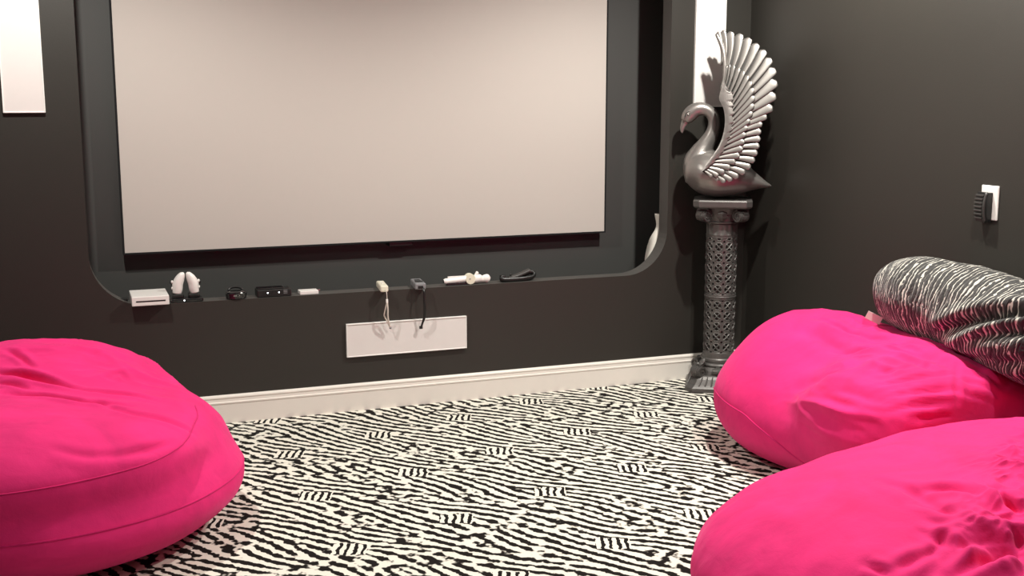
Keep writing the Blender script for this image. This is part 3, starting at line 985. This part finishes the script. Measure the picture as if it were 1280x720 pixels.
FOLDS2 = [
    ([(2.621, 3.334, 0.485), (2.721, 3.258, 0.522), (2.885, 3.241, 0.541)], 0.010, 0.012),
    ([(2.553, 3.273, 0.453), (2.677, 3.201, 0.493), (2.827, 3.163, 0.506)], 0.010, 0.014),
    ([(2.554, 3.208, 0.43), (2.656, 3.132, 0.467), (2.778, 3.097, 0.475)], 0.010, 0.014),
    ([(2.547, 3.155, 0.405), (2.642, 3.093, 0.434), (2.762, 3.071, 0.436)], 0.010, 0.013),
    ([(2.591, 3.088, 0.39), (2.764, 3.07, 0.394)], 0.009, 0.010),
    ([(2.881, 3.2, 0.527), (2.927, 3.156, 0.51), (2.944, 3.092, 0.473)], 0.009, 0.012),
    ([(2.824, 3.133, 0.496), (2.88, 3.091, 0.479), (2.942, 3.071, 0.433)], 0.009, 0.012),
    ([(2.783, 3.083, 0.461), (2.872, 3.07, 0.434), (2.944, 3.07, 0.399)], 0.009, 0.010),
    ([(2.967, 3.315, 0.542), (2.79, 3.112, 0.487), (2.765, 3.07, 0.378)], 0.006, 0.008),
    ([(2.945, 3.979, 0.565), (2.975, 3.886, 0.547), (2.961, 3.694, 0.552)], 0.010, 0.010),
    ([(2.84, 3.993, 0.55), (2.864, 3.812, 0.527), (2.886, 3.598, 0.535)], 0.012, 0.012),
    ([(2.744, 3.745, 0.469), (2.8, 3.579, 0.512), (2.887, 3.42, 0.556)], 0.014, 0.012),
    ([(2.716, 4.006, 0.516), (2.773, 3.787, 0.49), (2.689, 3.434, 0.518)], 0.030, 0.014),
    ([(2.683, 3.426, 0.517), (2.577, 3.559, 0.437), (2.529, 3.714, 0.344)], 0.035, 0.018),]
FOLDS3 = [
    ([(2.015, 2.187, 0.458), (2.022, 2.135, 0.45), (2.019, 2.073, 0.441)], 0.014, 0.043),
    ([(1.887, 2.134, 0.409), (1.925, 2.132, 0.436), (1.982, 2.11, 0.438)], 0.014, 0.038),
    ([(1.827, 2.014, 0.388), (1.92, 2.025, 0.4), (2.011, 2.029, 0.411)], 0.016, 0.049),
    ([(2.04, 2.086, 0.449), (2.054, 2.063, 0.428), (2.028, 2.013, 0.423)], 0.014, 0.046),
    ([(2.145, 2.222, 0.462), (2.131, 2.168, 0.461), (2.134, 2.138, 0.463)], 0.014, 0.038),
    ([(1.746, 2.105, 0.378), (1.814, 2.107, 0.4), (1.89, 2.121, 0.406)], 0.014, 0.024),
    ([(1.702, 2.164, 0.375), (1.713, 2.134, 0.371), (1.724, 2.105, 0.367)], 0.011, 0.019),
    ([(1.997, 2.333, 0.459), (2.068, 2.3, 0.471), (2.098, 2.226, 0.471)], 0.014, 0.014),
    ([(1.946, 2.301, 0.448), (1.969, 2.225, 0.446), (1.99, 2.179, 0.443)], 0.014, 0.011),
    ([(1.945, 2.008, 0.409), (1.965, 1.987, 0.399), (1.979, 1.968, 0.389)], 0.011, 0.032),
    ([(1.964, 2.45, 0.458), (1.98, 2.312, 0.453), (1.978, 2.193, 0.44)], 0.016, 0.011),]
#ENDFOLDS
# --- left bag
BC1 = (-0.13, 4.10, 0.22)
def wr1(P, G):
    top = np.clip((P[:, 2] - 0.36) / 0.12, 0, 1)
    q = P * np.array([3.0, 10.0, 8.0]); q[:, 1] += 1.0 * P[:, 0]
    a = ridged(q + 0.5 * vnoise(P * 4)[:, None], 3)
    big = fbm(P * 3.2, 3)
    back = np.clip((P[:, 1] - 3.95) / 0.25, 0, 1)
    return 0.010 * big + top * (0.25 + 0.75 * back) * 0.017 * a + 0.003 * fbm(P * np.array([5, 5, 18]), 2)
me, g1 = bag_mesh('cover', BC1,
    [(-0.13, 4.10, 0.18, 0.665, 0.65, 0.235), (-0.14, 4.36, 0.35, 0.49, 0.35, 0.245), (-0.18, 3.84, 0.33, 0.54, 0.38, 0.165), (-0.12, 4.15, 0.29, 0.60, 0.52, 0.215)],
    k=0.07, wrinkle=wr1,
    folds=FOLDS1)
bag = thing('bean_bag', 'large hot pink suede bean bag on its own at the left side of the room', 'bean bag', (BC1[0], BC1[1], 0))
cv = link('cover', me, M_PINK, bag, smooth=True)
for tab, rad in (([(180, 0.17), (230, 0.20), (270, 0.205), (320, 0.21), (360, 0.205), (420, 0.20)], 0.004), ([(190, 0.345), (240, 0.35), (270, 0.355), (300, 0.365), (320, 0.38), (345, 0.395), (352, 0.41)], 0.0028)):
    azs = np.linspace(tab[0][0], tab[-1][0], 120)
    pts = seam_line(g1, azs, interp(tab), BC1[2])
    bm = bmesh.new(); bm_tube(bm, pts, rad, 8)
    obj('seam', bm, M_PINKD, cv, smooth=True)

# --- right bag against the wall
BC2 = (2.86, 3.72, 0.22)
def wr2(P, G):
    # gathers running into the vertical seam near y = 3.35
    ydist = P[:, 1] - 3.38
    m = np.exp(-(ydist / 0.24) ** 2) * np.clip((P[:, 2] - 0.22) / 0.1, 0, 1)
    q = np.stack([P[:, 1] * 3.0, P[:, 0] * 15 + P[:, 1] * 2, P[:, 2] * 15], -1)
    g = ridged(q, 2)
    back = np.clip((P[:, 0] - 2.75) / 0.2, 0, 1) * np.clip((P[:, 2] - 0.35) / 0.1, 0, 1)
    q2 = np.stack([P[:, 0] * 6, P[:, 1] * 9 - P[:, 0] * 6, P[:, 2] * 6], -1)
    return 0.008 * fbm(P * 3.0, 3) + 0.022 * m * (g - 0.3) + 0.010 * back * ridged(q2, 2)
me, g2 = bag_mesh('cover', BC2,
    [(2.86, 3.78, 0.17, 0.40, 0.68, 0.22), (2.90, 4.06, 0.36, 0.28, 0.33, 0.20), (2.84, 3.36, 0.31, 0.39, 0.40, 0.22), (3.02, 3.62, 0.34, 0.22, 0.52, 0.19), (2.74, 3.98, 0.22, 0.27, 0.36, 0.20)],
    k=0.15, wrinkle=wr2, limits=[(1, 0, XR - 0.02), (0.0, -1, -3.07)], dents=[(3.08, 3.40, 0.70, 0.175, 0.62, 0.165, 0.03)],
    folds=FOLDS2)
bag2 = thing('bean_bag', 'hot pink bean bag against the right wall with a zebra pillow behind it', 'bean bag', (BC2[0], BC2[1], 0))
cv2 = link('cover', me, M_PINK, bag2, smooth=True)
for tab, rad in (([(95, 0.18), (130, 0.24), (160, 0.22), (185, 0.16), (215, 0.09), (260, 0.06)], 0.0035),):
    azs = np.linspace(tab[0][0], tab[-1][0], 100)
    bm = bmesh.new(); bm_tube(bm, seam_line(g2, azs, interp(tab), BC2[2]), rad, 8)
    obj('seam', bm, M_PINKD, cv2, smooth=True)

# --- foreground right bag
BC3 = (2.30, 2.32, 0.24)
def wr3(P, G):
    # crumpled area towards the camera side of a diagonal
    dd = (P[:, 0] - 1.60) * 0.58 - (P[:, 1] - 2.02) * 0.81
    m = np.clip(dd / 0.12, 0, 1) * np.clip((P[:, 2] - 0.2) / 0.15, 0, 1)
    q = P * np.array([6.5, 6.5, 6.5]) + 1.1 * np.stack([vnoise(P * 4), vnoise(P * 4 + 9), vnoise(P * 4 + 17)], -1)
    soft = fbm(P * np.array([4.5, 4.5, 6]), 3)
    rg = ridged(q, 3)
    return 0.012 * soft + m * (0.026 * np.clip(rg, -0.6, 1) - 0.004) + 0.004 * ridged(P * 7, 2)
me, g3 = bag_mesh('cover', BC3,
    [(2.30, 2.32, 0.18, 0.84, 0.76, 0.24), (2.55, 2.42, 0.31, 0.60, 0.58, 0.195), (2.05, 2.45, 0.24, 0.52, 0.46, 0.20)],
    k=0.12, wrinkle=wr3, limits=[(1, 0, XR - 0.02), (0.0, 1, 3.05)], nu=620, nv=340,
    folds=FOLDS3)
bag3 = thing('bean_bag', 'hot pink rumpled bean bag nearest the camera in the lower right corner', 'bean bag', (BC3[0], BC3[1], 0))
cv3 = link('cover', me, M_PINK, bag3, smooth=True)
azs = np.linspace(100, 300, 120)
bm = bmesh.new(); bm_tube(bm, seam_line(g3, azs, interp([(100, 0.12), (200, 0.12), (300, 0.12)]), BC3[2]), 0.004, 8)
obj('seam', bm, M_PINKD, cv3, smooth=True)

# ------------------------------------------------------------ zebra pillow
def pillow():
    # centre line with radii (x, y, z, r)
    cl = [(3.035, 3.845, 0.66, 0.0), (3.04, 3.83, 0.665, 0.07), (3.05, 3.785, 0.675, 0.115), (3.06, 3.69, 0.685, 0.143), (3.05, 3.55, 0.69, 0.155), (3.06, 3.38, 0.68, 0.160), (3.06, 3.20, 0.66, 0.165), (3.05, 3.05, 0.635, 0.16), (3.04, 2.95, 0.61, 0.135), (3.03, 2.90, 0.60, 0.085), (3.03, 2.885, 0.595, 0.0)]
    NL, NS = 260, 120
    C_ = np.array(spline(cl, NL))
    ctr, rad = C_[:, :3], np.maximum(C_[:, 3], 0.001)
    T = np.gradient(ctr, axis=0); T /= np.linalg.norm(T, axis=1, keepdims=True)
    T = np.where(np.abs(T) < 2, T, T)
    up = np.array([0, 0, 1.0])
    A = np.cross(T, up); A /= np.linalg.norm(A, axis=1, keepdims=True)
    B = np.cross(A, T)
    th = np.arange(NS) / NS * 2 * np.pi
    # A axis points horizontally; cos -> A, sin -> up
    P = ctr[:, None, :] + rad[:, None, None] * (np.cos(th)[None, :, None] * A[:, None, :] * 0.95 + np.sin(th)[None, :, None] * B[:, None, :])
    P = P.reshape(-1, 3)
    N_ = (P - np.repeat(ctr, NS, axis=0)); N_ /= np.linalg.norm(N_, axis=1, keepdims=True) + 1e-9
    disp = 0.010 * fbm(P * 6, 3)
    for pts, wd, dp in (([(2.90, 3.42, 0.57), (2.90, 3.28, 0.64), (2.91, 3.14, 0.70), (2.95, 3.00, 0.74)], 0.022, 0.040),
                        ([(2.90, 3.36, 0.54), (2.89, 3.22, 0.60), (2.89, 3.08, 0.66), (2.92, 2.96, 0.69)], 0.018, 0.030),
                        ([(2.93, 3.30, 0.52), (2.90, 3.12, 0.54), (2.90, 2.96, 0.58)], 0.02, 0.025)):
        q = np.array(spline(pts, 20)); dist = np.full(len(P), 9.0); tt = np.zeros(len(P))
        for a_ in range(len(q) - 1):
            ab = q[a_ + 1] - q[a_]; t_ = np.clip(((P - q[a_]) @ ab) / (ab @ ab), 0, 1)
            dd_ = np.linalg.norm(P - q[a_] - t_[:, None] * ab, axis=1)
            m = dd_ < dist; dist = np.where(m, dd_, dist); tt = np.where(m, (a_ + t_) / (len(q) - 1), tt)
        fade = np.clip(tt * 5, 0, 1)
        disp += fade * (-dp * np.exp(-(dist / wd) ** 2) + 0.4 * dp * np.exp(-((dist - 2 * wd) / (1.2 * wd)) ** 2))
    P = P + N_ * disp[:, None] * np.clip(np.repeat(rad, NS) / 0.1, 0, 1)[:, None]
    P[:, 0] = np.minimum(P[:, 0], XR - 0.006)
    faces = []
    for i in range(NL - 1):
        for k in range(NS):
            j = (k + 1) % NS
            faces.append((i * NS + k, i * NS + j, (i + 1) * NS + j, (i + 1) * NS + k))
    base = np.array([3.03, 3.3, 0.5])
    me = bpy.data.meshes.new('cover')
    me.from_pydata((P - base).tolist(), [], faces)
    uvl = me.uv_layers.new(name='UVMap')
    arc = np.concatenate([[0], np.cumsum(np.linalg.norm(np.diff(ctr, axis=0), axis=1))])
    uvs = np.zeros((len(me.loops), 2))
    vi = np.zeros(len(me.loops), int); me.loops.foreach_get('vertex_index', vi)
    # arc length + skew gives the lines their lean
    uvs[:, 0] = arc[vi // NS]
    uvs[:, 1] = (vi % NS) / NS
    # fix wrap
    uvs[:, 1] = np.where((vi % NS == 0) & (np.arange(len(vi)) % 4 % 3 != 0), np.where((vi % NS) == 0, 1.0, uvs[:, 1]), uvs[:, 1])
    uvl.data.foreach_set('uv', uvs.ravel())
    return me, base
me, pb = pillow()
pil = thing('zebra_pillow', 'long black and white zebra plush pillow lying behind the pink bag at the right wall', 'pillow', tuple(pb))
link('cover', me, M_PLUSH, pil, smooth=True)
bm = bmesh.new()
m = Matrix.Translation((-0.078, 0.478, 0.086)) @ Matrix.Rotation(math.radians(30), 4, 'Y') @ Matrix.Rotation(math.radians(-35), 4, 'Z') @ Matrix.Rotation(math.radians(25), 4, 'X')
bm_box(bm, -0.026, 0.035, -0.001, 0.001, -0.016, 0.016, mat=m)
obj('care_tag', bm, M_PAPER, pil, label='small white sewn care tag')

# ------------------------------------------------------------ things on the ledge
LZ = NZ0
YL = YF + PT / 2
# game console
t = thing('game_console', 'white slim game console lying flat at the left end of the ledge', 'game console', (0.322, YF, LZ))
bm = bmesh.new(); bm_box(bm, -0.077, 0.077, -0.045, 0.150, 0.004, 0.044, 0.003, 3)
cb = obj('body', bm, M_WHITEP, t)
bm = bmesh.new(); bm_box(bm, -0.060, 0.062, -0.0458, -0.042, 0.0200, 0.0265, 0.001)
obj('disc_slot', bm, M_BLACKP, t)
bm = bmesh.new(); bm_box(bm, -0.072, 0.072, -0.030, 0.08, 0.0, 0.005)
obj('foot_pad', bm, M_BLACKP, t)
t = thing('power_connector', 'small black plug block beside the white console at the ledge corner', 'plug', (0.212, YF + 0.055, LZ + 0.004))
bm = bmesh.new(); bm_box(bm, -0.022, 0.022, -0.014, 0.014, 0.0, 0.022, 0.003)
bo = obj('plug_body', bm, M_BLACKP, t)
for k in (-1, 1):
    bm = bmesh.new(); bm_box(bm, k * 0.008 - 0.003, k * 0.008 + 0.003, -0.0150, -0.0135, 0.008, 0.013)
    obj('socket', bm, M_GREYP, t)
# charging dock with two curved controllers
DX = 0.478
dock = thing('charging_dock', 'flat black charging dock on the ledge holding two white curved controllers', 'charging dock', (DX, YF + 0.025, LZ))
bm = bmesh.new(); bm_box(bm, -0.070, 0.070, -0.022, 0.060, 0.0, 0.016, 0.007, 3)
db = obj('dock_base', bm, M_BLACKG, dock)
for sx in (-1, 1):
    bm = bmesh.new(); bm_box(bm, sx * 0.034 - 0.024, sx * 0.034 + 0.024, 0.0, 0.050, 0.012, 0.034, 0.008, 3)
    obj('cradle', bm, M_BLACKP, dock)
bm = bmesh.new(); bmesh.ops.create_icosphere(bm, subdivisions=2, radius=0.0032, matrix=Matrix.Translation((-0.012, -0.0225, 0.009)))
obj('status_light', bm, M_GLOW, dock)
for sx, nm in ((-1, 'left'), (1, 'right')):
    t = thing('motion_controller', 'white curved handheld controller, %s one of the pair standing in the black dock' % nm, 'game controller', (DX + sx * 0.034, YF + 0.050, LZ + 0.0345), 0, 'controllers in the charging dock')
    bm = bmesh.new()
    path = spline([(-0.0 + sx * 0.004, 0, 0.0, 0.0185), (sx * 0.001, 0, 0.020, 0.0215), (-sx * 0.001, 0, 0.042, 0.0225), (-sx * 0.009, -0.002, 0.062, 0.0205), (-sx * 0.018, -0.005, 0.079, 0.015), (-sx * 0.0235, -0.006, 0.089, 0.009), (-sx * 0.025, -0.006, 0.093, 0.002)], 30)
    bm_tube(bm, [tuple(p[:3]) for p in path], [float(p[3]) for p in path], 20)
    cbody = obj('shell', bm, M_WHITEP, t, smooth=True)
    for zz, mt in ((0.052, M_WHITEP), (0.024, M_WHITEP)):
        bm = bmesh.new(); bmesh.ops.create_uvsphere(bm, u_segments=14, v_segments=10, radius=1, matrix=Matrix.Translation((sx * 0.0225, 0.0, zz)) @ Matrix.Diagonal((0.005, 0.007, 0.007, 1)))
        obj('trigger', bm, mt, t, smooth=True)
    bm = bmesh.new(); bmesh.ops.create_uvsphere(bm, u_segments=14, v_segments=10, radius=1, matrix=Matrix.Translation((sx * 0.0275, 0.004, 0.046)) @ Matrix.Diagonal((0.005, 0.008, 0.010, 1)))
    obj('thumb_stick', bm, M_BLACKP, t, smooth=True)
# small black oval device
t = thing('mini_camera', 'small oval glossy black device on the ledge right of the charging dock', 'gadget', (0.690, YF + 0.020, LZ))
bm = bmesh.new()
bm_tube(bm, [(0, 0.0, 0.0), (0, 0.0, 0.004), (0, 0.0, 0.026), (0, 0, 0.032), (0, 0, 0.036)], [0.036, 0.044, 0.047, 0.042, 0.030], 32, squash=(0.62, 1.0))
ob = obj('housing', bm, M_BLACKG, t, smooth=False)
bm = bmesh.new()
bm_tube(bm, spline([(-0.030, 0.022, 0.034), (-0.022, 0.028, 0.044), (0.0, 0.03, 0.048), (0.022, 0.028, 0.044), (0.032, 0.022, 0.034)], 14), 0.005, 8)
obj('top_arch', bm, M_BLACKP, t, smooth=True)
for xx, ww in ((-0.012, 0.004), (-0.004, 0.005), (0.010, 0.002)):
    bm = bmesh.new(); bm_box(bm, xx - ww / 2, xx + ww / 2, -0.0298, -0.0270, 0.015, 0.021)
    obj('marking', bm, M_CHROME, t)
# black sensor box
t = thing('sensor_box', 'flat rectangular black box with two small glints on the ledge', 'electronic box', (0.863, YF + 0.035, LZ))
bm = bmesh.new(); bm_box(bm, -0.082, 0.070, -0.030, 0.045, 0.0, 0.034, 0.004, 2)
obj('case', bm, M_BLACKP, t)
bm = bmesh.new(); bm_box(bm, -0.078, 0.040, -0.020, 0.043, 0.033, 0.039, 0.003, 2)
obj('top_cover', bm, M_BLACKG, t)
for xx in (-0.036, 0.014):
    bm = bmesh.new(); bmesh.ops.create_icosphere(bm, subdivisions=2, radius=0.0032, matrix=Matrix.Translation((xx, -0.0305, 0.020)))
    obj('glint_bead', bm, M_GLOW, t)  # glints on the case, put in as small glowing beads
for zz in (0.014, 0.020, 0.026):
    bm = bmesh.new(); bm_box(bm, 0.034, 0.052, -0.0308, -0.029, zz, zz + 0.0022)
    obj('vent_slit', bm, M_GREYP, t)
# white flat box
t = thing('adapter_box', 'small flat white box with a metal tip on the ledge', 'adapter', (1.015, YF + 0.045, LZ))
bm = bmesh.new(); bm_box(bm, -0.041, 0.043, -0.030, 0.030, 0.0, 0.016, 0.002, 2)
obj('case', bm, M_WHITEP, t)
bm = bmesh.new(); bm_box(bm, 0.042, 0.058, 0.012, 0.020, 0.008, 0.014, 0.001)
obj('metal_tip', bm, M_CHROME, t)

def remote(name, label, x, col, rotz, big, strapm, slen, sway, ycen):
    t = thing(name, label, 'game remote', (x, ycen, LZ), rotz)
    bm = bmesh.new()
    L2, W2, Hh = (0.078, 0.0185, 0.030) if not big else (0.075, 0.026, 0.030)
    bm_box(bm, -W2, W2, -L2, L2, 0.0, Hh, 0.007, 3)
    body_ = obj('shell', bm, col, t, smooth=False)
    return t, body_, L2, W2, Hh
# cream remote with white strap
t, body_, L2, W2, Hh = remote('game_remote', 'cream handheld remote lying across the ledge edge with a white wrist strap hanging', 1.358, M_CREAM, math.radians(-7), False, M_CORD, 0.2, 0, YF + 0.030)
bm = bmesh.new(); bm_box(bm, -0.006, 0.006, 0.040, 0.052, 0.0295, 0.0315, 0.001); obj('button', bm, M_WHITEP, t)
for yy in (-0.02, -0.005, 0.01):
    bm = bmesh.new(); bmesh.ops.create_cone(bm, cap_ends=True, segments=14, radius1=0.004, radius2=0.004, depth=0.002, matrix=Matrix.Translation((0, yy, 0.0308))); obj('button', bm, M_WHITEP, t)
st_ = [(0.006, -0.080, 0.010), (0.008, -0.088, 0.0), (0.009, -0.090, -0.012), (0.009, -0.090, -0.03)]
bm = bmesh.new(); bm_tube(bm, spline(st_, 12), 0.0018, 8)
sp_ = obj('wrist_strap', bm, M_CORD, t, smooth=True)
bm = bmesh.new(); bm_box(bm, 0.004, 0.014, -0.095, -0.085, -0.048, -0.030, 0.002); obj('strap_slider', bm, M_WHITEP, sp_)
bm = bmesh.new(); bm_tube(bm, spline([(0.009, -0.090, -0.045), (0.002, -0.086, -0.075), (-0.003, -0.078, -0.105), (0.001, -0.070, -0.118), (0.012, -0.066, -0.140), (0.022, -0.064, -0.165)], 24), 0.0032, 8)
bm_tube(bm, spline([(0.010, -0.092, -0.045), (0.012, -0.092, -0.08), (0.013, -0.085, -0.115), (0.020, -0.074, -0.15), (0.025, -0.066, -0.168)], 24), 0.0036, 8)
obj('strap_loop', bm, M_CORD, sp_, smooth=True)
bm = bmesh.new(); bmesh.ops.create_uvsphere(bm, u_segments=12, v_segments=8, radius=0.006, matrix=Matrix.Translation((0.026, -0.066, -0.170))); obj('strap_end', bm, M_GREYP, sp_, smooth=True)
# grey remote with black strap
t, body_, L2, W2, Hh = remote('game_remote', 'grey and black handheld remote on the ledge with a black wrist strap hanging', 1.532, M_GREYP, math.radians(-7), True, M_BLACKP, 0.2, 0, YF + 0.035)
bm = bmesh.new(); bm_box(bm, -0.014, 0.014, 0.010, 0.034, 0.0295, 0.0318, 0.001); obj('display_window', bm, M_BLACKP, t)
bm = bmesh.new(); bm_box(bm, -0.018, 0.018, -0.040, -0.008, 0.0295, 0.0320, 0.001); obj('keypad', bm, M_BLACKP, t)
bm = bmesh.new(); bm_box(bm, -0.012, 0.012, -0.0765, -0.073, 0.004, 0.018, 0.001); obj('end_cap', bm, M_BLACKP, t)
bm = bmesh.new(); bm_tube(bm, spline([(0.010, -0.074, 0.008), (0.014, -0.086, -0.01), (0.014, -0.088, -0.05), (0.016, -0.084, -0.09), (0.014, -0.078, -0.13), (0.005, -0.072, -0.165), (0.0, -0.070, -0.178)], 30), 0.0042, 8, squash=(0.7, 1.2))
bm_tube(bm, spline([(0.016, -0.088, -0.045), (0.020, -0.086, -0.09), (0.018, -0.080, -0.13), (0.006, -0.074, -0.165)], 20), 0.003, 8)
so = obj('wrist_strap', bm, M_BLACKP, t, smooth=True)
bm = bmesh.new(); bm_box(bm, -0.008, 0.008, -0.074, -0.066, -0.186, -0.172, 0.002); obj('strap_end', bm, M_BLACKP, so)
# white toy pistol shell
t = thing('toy_blaster', 'white and ivory toy pistol shell lying on the ledge', 'toy gun', (1.775, YF + 0.030, LZ))
bm = bmesh.new(); bm_tube(bm, [(-0.118, 0, 0.020), (-0.110, 0, 0.021), (-0.02, 0, 0.026), (0.0, 0, 0.027)], [0.010, 0.0135, 0.0145, 0.0145], 18)
bm_box(bm, -0.098, 0.0, -0.004, 0.004, 0.033, 0.043, 0.001)
bm_box(bm, -0.078, -0.058, -0.006, 0.006, 0.0, 0.012, 0.002)
obj('barrel', bm, M_WHITEP, t)
bm = bmesh.new(); bmesh.ops.create_cone(bm, cap_ends=True, segments=16, radius1=0.008, radius2=0.008, depth=0.004, matrix=Matrix.Translation((-0.118, 0, 0.020)) @ Matrix.Rotation(math.pi / 2, 4, 'Y'))
obj('muzzle', bm, M_BLACKP, t)
bm = bmesh.new(); bm_box(bm, -0.105, -0.004, -0.010, 0.010, 0.0, 0.014, 0.002)
obj('underside_rail', bm, M_BLACKP, t)
bm = bmesh.new()
bmesh.ops.create_cone(bm, cap_ends=True, segments=28, radius1=0.026, radius2=0.024, depth=0.030, matrix=Matrix.Translation((0.012, 0, 0.0262)) @ Matrix.Rotation(math.pi / 2, 4, 'X'))
cyl_ = obj('drum', bm, M_IVORY, t)
bm = bmesh.new(); bmesh.ops.create_cone(bm, cap_ends=True, segments=12, radius1=0.003, radius2=0.003, depth=0.034, matrix=Matrix.Translation((0.008, 0, 0.028)) @ Matrix.Rotation(math.pi / 2, 4, 'X'))
obj('screw', bm, M_GREYP, cyl_)
bm = bmesh.new()
gp = spline([(0.026, 0, 0.022, 0.016), (0.040, 0, 0.024, 0.019), (0.058, 0, 0.026, 0.020), (0.074, 0, 0.022, 0.015), (0.086, 0, 0.024, 0.018), (0.100, 0, 0.024, 0.020), (0.110, 0, 0.024, 0.014), (0.116, 0, 0.024, 0.003)], 36)
bm_tube(bm, [tuple(p[:3]) for p in gp], [float(p[3]) for p in gp], 18, squash=(0.85, 1))
bm_tube(bm, spline([(0.040, 0, 0.035), (0.047, 0, 0.050), (0.054, 0, 0.056)], 8), [0.010, 0.009, 0.008, 0.008, 0.008, 0.009, 0.008, 0.004], 10)
for v in bm.verts: v.co.z = max(v.co.z, 0.0)
obj('grip', bm, M_WHITEP, t, smooth=True)
# black folded strap bundle
t = thing('strap_bundle', 'folded bundle of black strap at the right end of the row on the ledge', 'strap', (2.04, YF + 0.035, LZ))
bm = bmesh.new()
bm_tube(bm, spline([(-0.090, 0, 0.020), (-0.085, -0.008, 0.012), (-0.03, -0.010, 0.010), (0.03, -0.008, 0.012), (0.066, -0.002, 0.016), (0.080, 0.008, 0.026), (0.066, 0.014, 0.038), (0.03, 0.008, 0.030), (-0.02, 0.0, 0.016)], 60), 0.0125, 10, squash=(1.3, 0.9))
obj('lower_loop', bm, M_BLACKP, t, smooth=True)
bm = bmesh.new(); bm_tube(bm, spline([(-0.050, 0.002, 0.016), (-0.01, 0.004, 0.026), (0.030, 0.004, 0.040), (0.056, 0.004, 0.050)], 20), 0.0115, 10, squash=(1.5, 0.9))
obj('upper_fold', bm, M_DGREY, t, smooth=True)
bm = bmesh.new(); bm_box(bm, -0.097, -0.072, -0.012, 0.010, 0.002, 0.034, 0.004); obj('buckle', bm, M_BLACKP, t)
bm = bmesh.new(); bmesh.ops.create_uvsphere(bm, u_segments=12, v_segments=8, radius=0.006, matrix=Matrix.Translation((-0.042, 0.004, 0.032))); obj('snap_button', bm, M_BLACKP, t, smooth=True)

# ------------------------------------------------------------ wall plate and ribbed remote on the right wall
t = thing('switch_plate', 'white rectangular wall plate on the right wall', 'wall plate', (XR, 3.528, 0.984))
bm = bmesh.new(); bm_box(bm, -0.008, 0.0, -0.042, 0.046, 0.0, 0.130, 0.004, 3)
obj('plate', bm, M_WHITEP, t)
t = thing('ribbed_remote', 'ribbed black curved holder clipped over the white wall plate', 'remote holder', (XR - 0.008, 3.542, 0.976))
bm = bmesh.new()
prof = []
for k in range(13):
    s = k / 12
    prof.append((-0.012 - 0.016 * math.sin(math.pi * (0.12 + 0.76 * s)) , 0.112 * s))
A = []; 
def strip(y0, y1, d):
    vs0 = [bm.verts.new((x - d, y0, z)) for x, z in prof] + [bm.verts.new((0, y0, 0.112)), bm.verts.new((0, y0, 0.0))]
    vs1 = [bm.verts.new((x - d, y1, z)) for x, z in prof] + [bm.verts.new((0, y1, 0.112)), bm.verts.new((0, y1, 0.0))]
    n = len(vs0)
    bm.faces.new(vs0); bm.faces.new(vs1[::-1])
    for k in range(n): bm.faces.new((vs0[k], vs1[k], vs1[(k + 1) % n], vs0[(k + 1) % n]))
strip(-0.030, 0.030, 0.0)
hb = obj('holder_body', bm, M_BLACKP, t)
for k in range(7):
    s = 0.14 + 0.75 * k / 6
    z = 0.112 * s; x = -0.012 - 0.016 * math.sin(math.pi * (0.12 + 0.76 * s))
    bm = bmesh.new(); bm_box(bm, x - 0.0045, x + 0.010, -0.008, 0.0325, z - 0.0035, z + 0.0035, 0.0015)
    obj('rib', bm, M_DGREY, hb)
bm = bmesh.new(); bm_tube(bm, [(x - 0.001, -0.019, z) for x, z in prof], 0.006, 10)
obj('side_bar', bm, M_DGREY, hb, smooth=True)
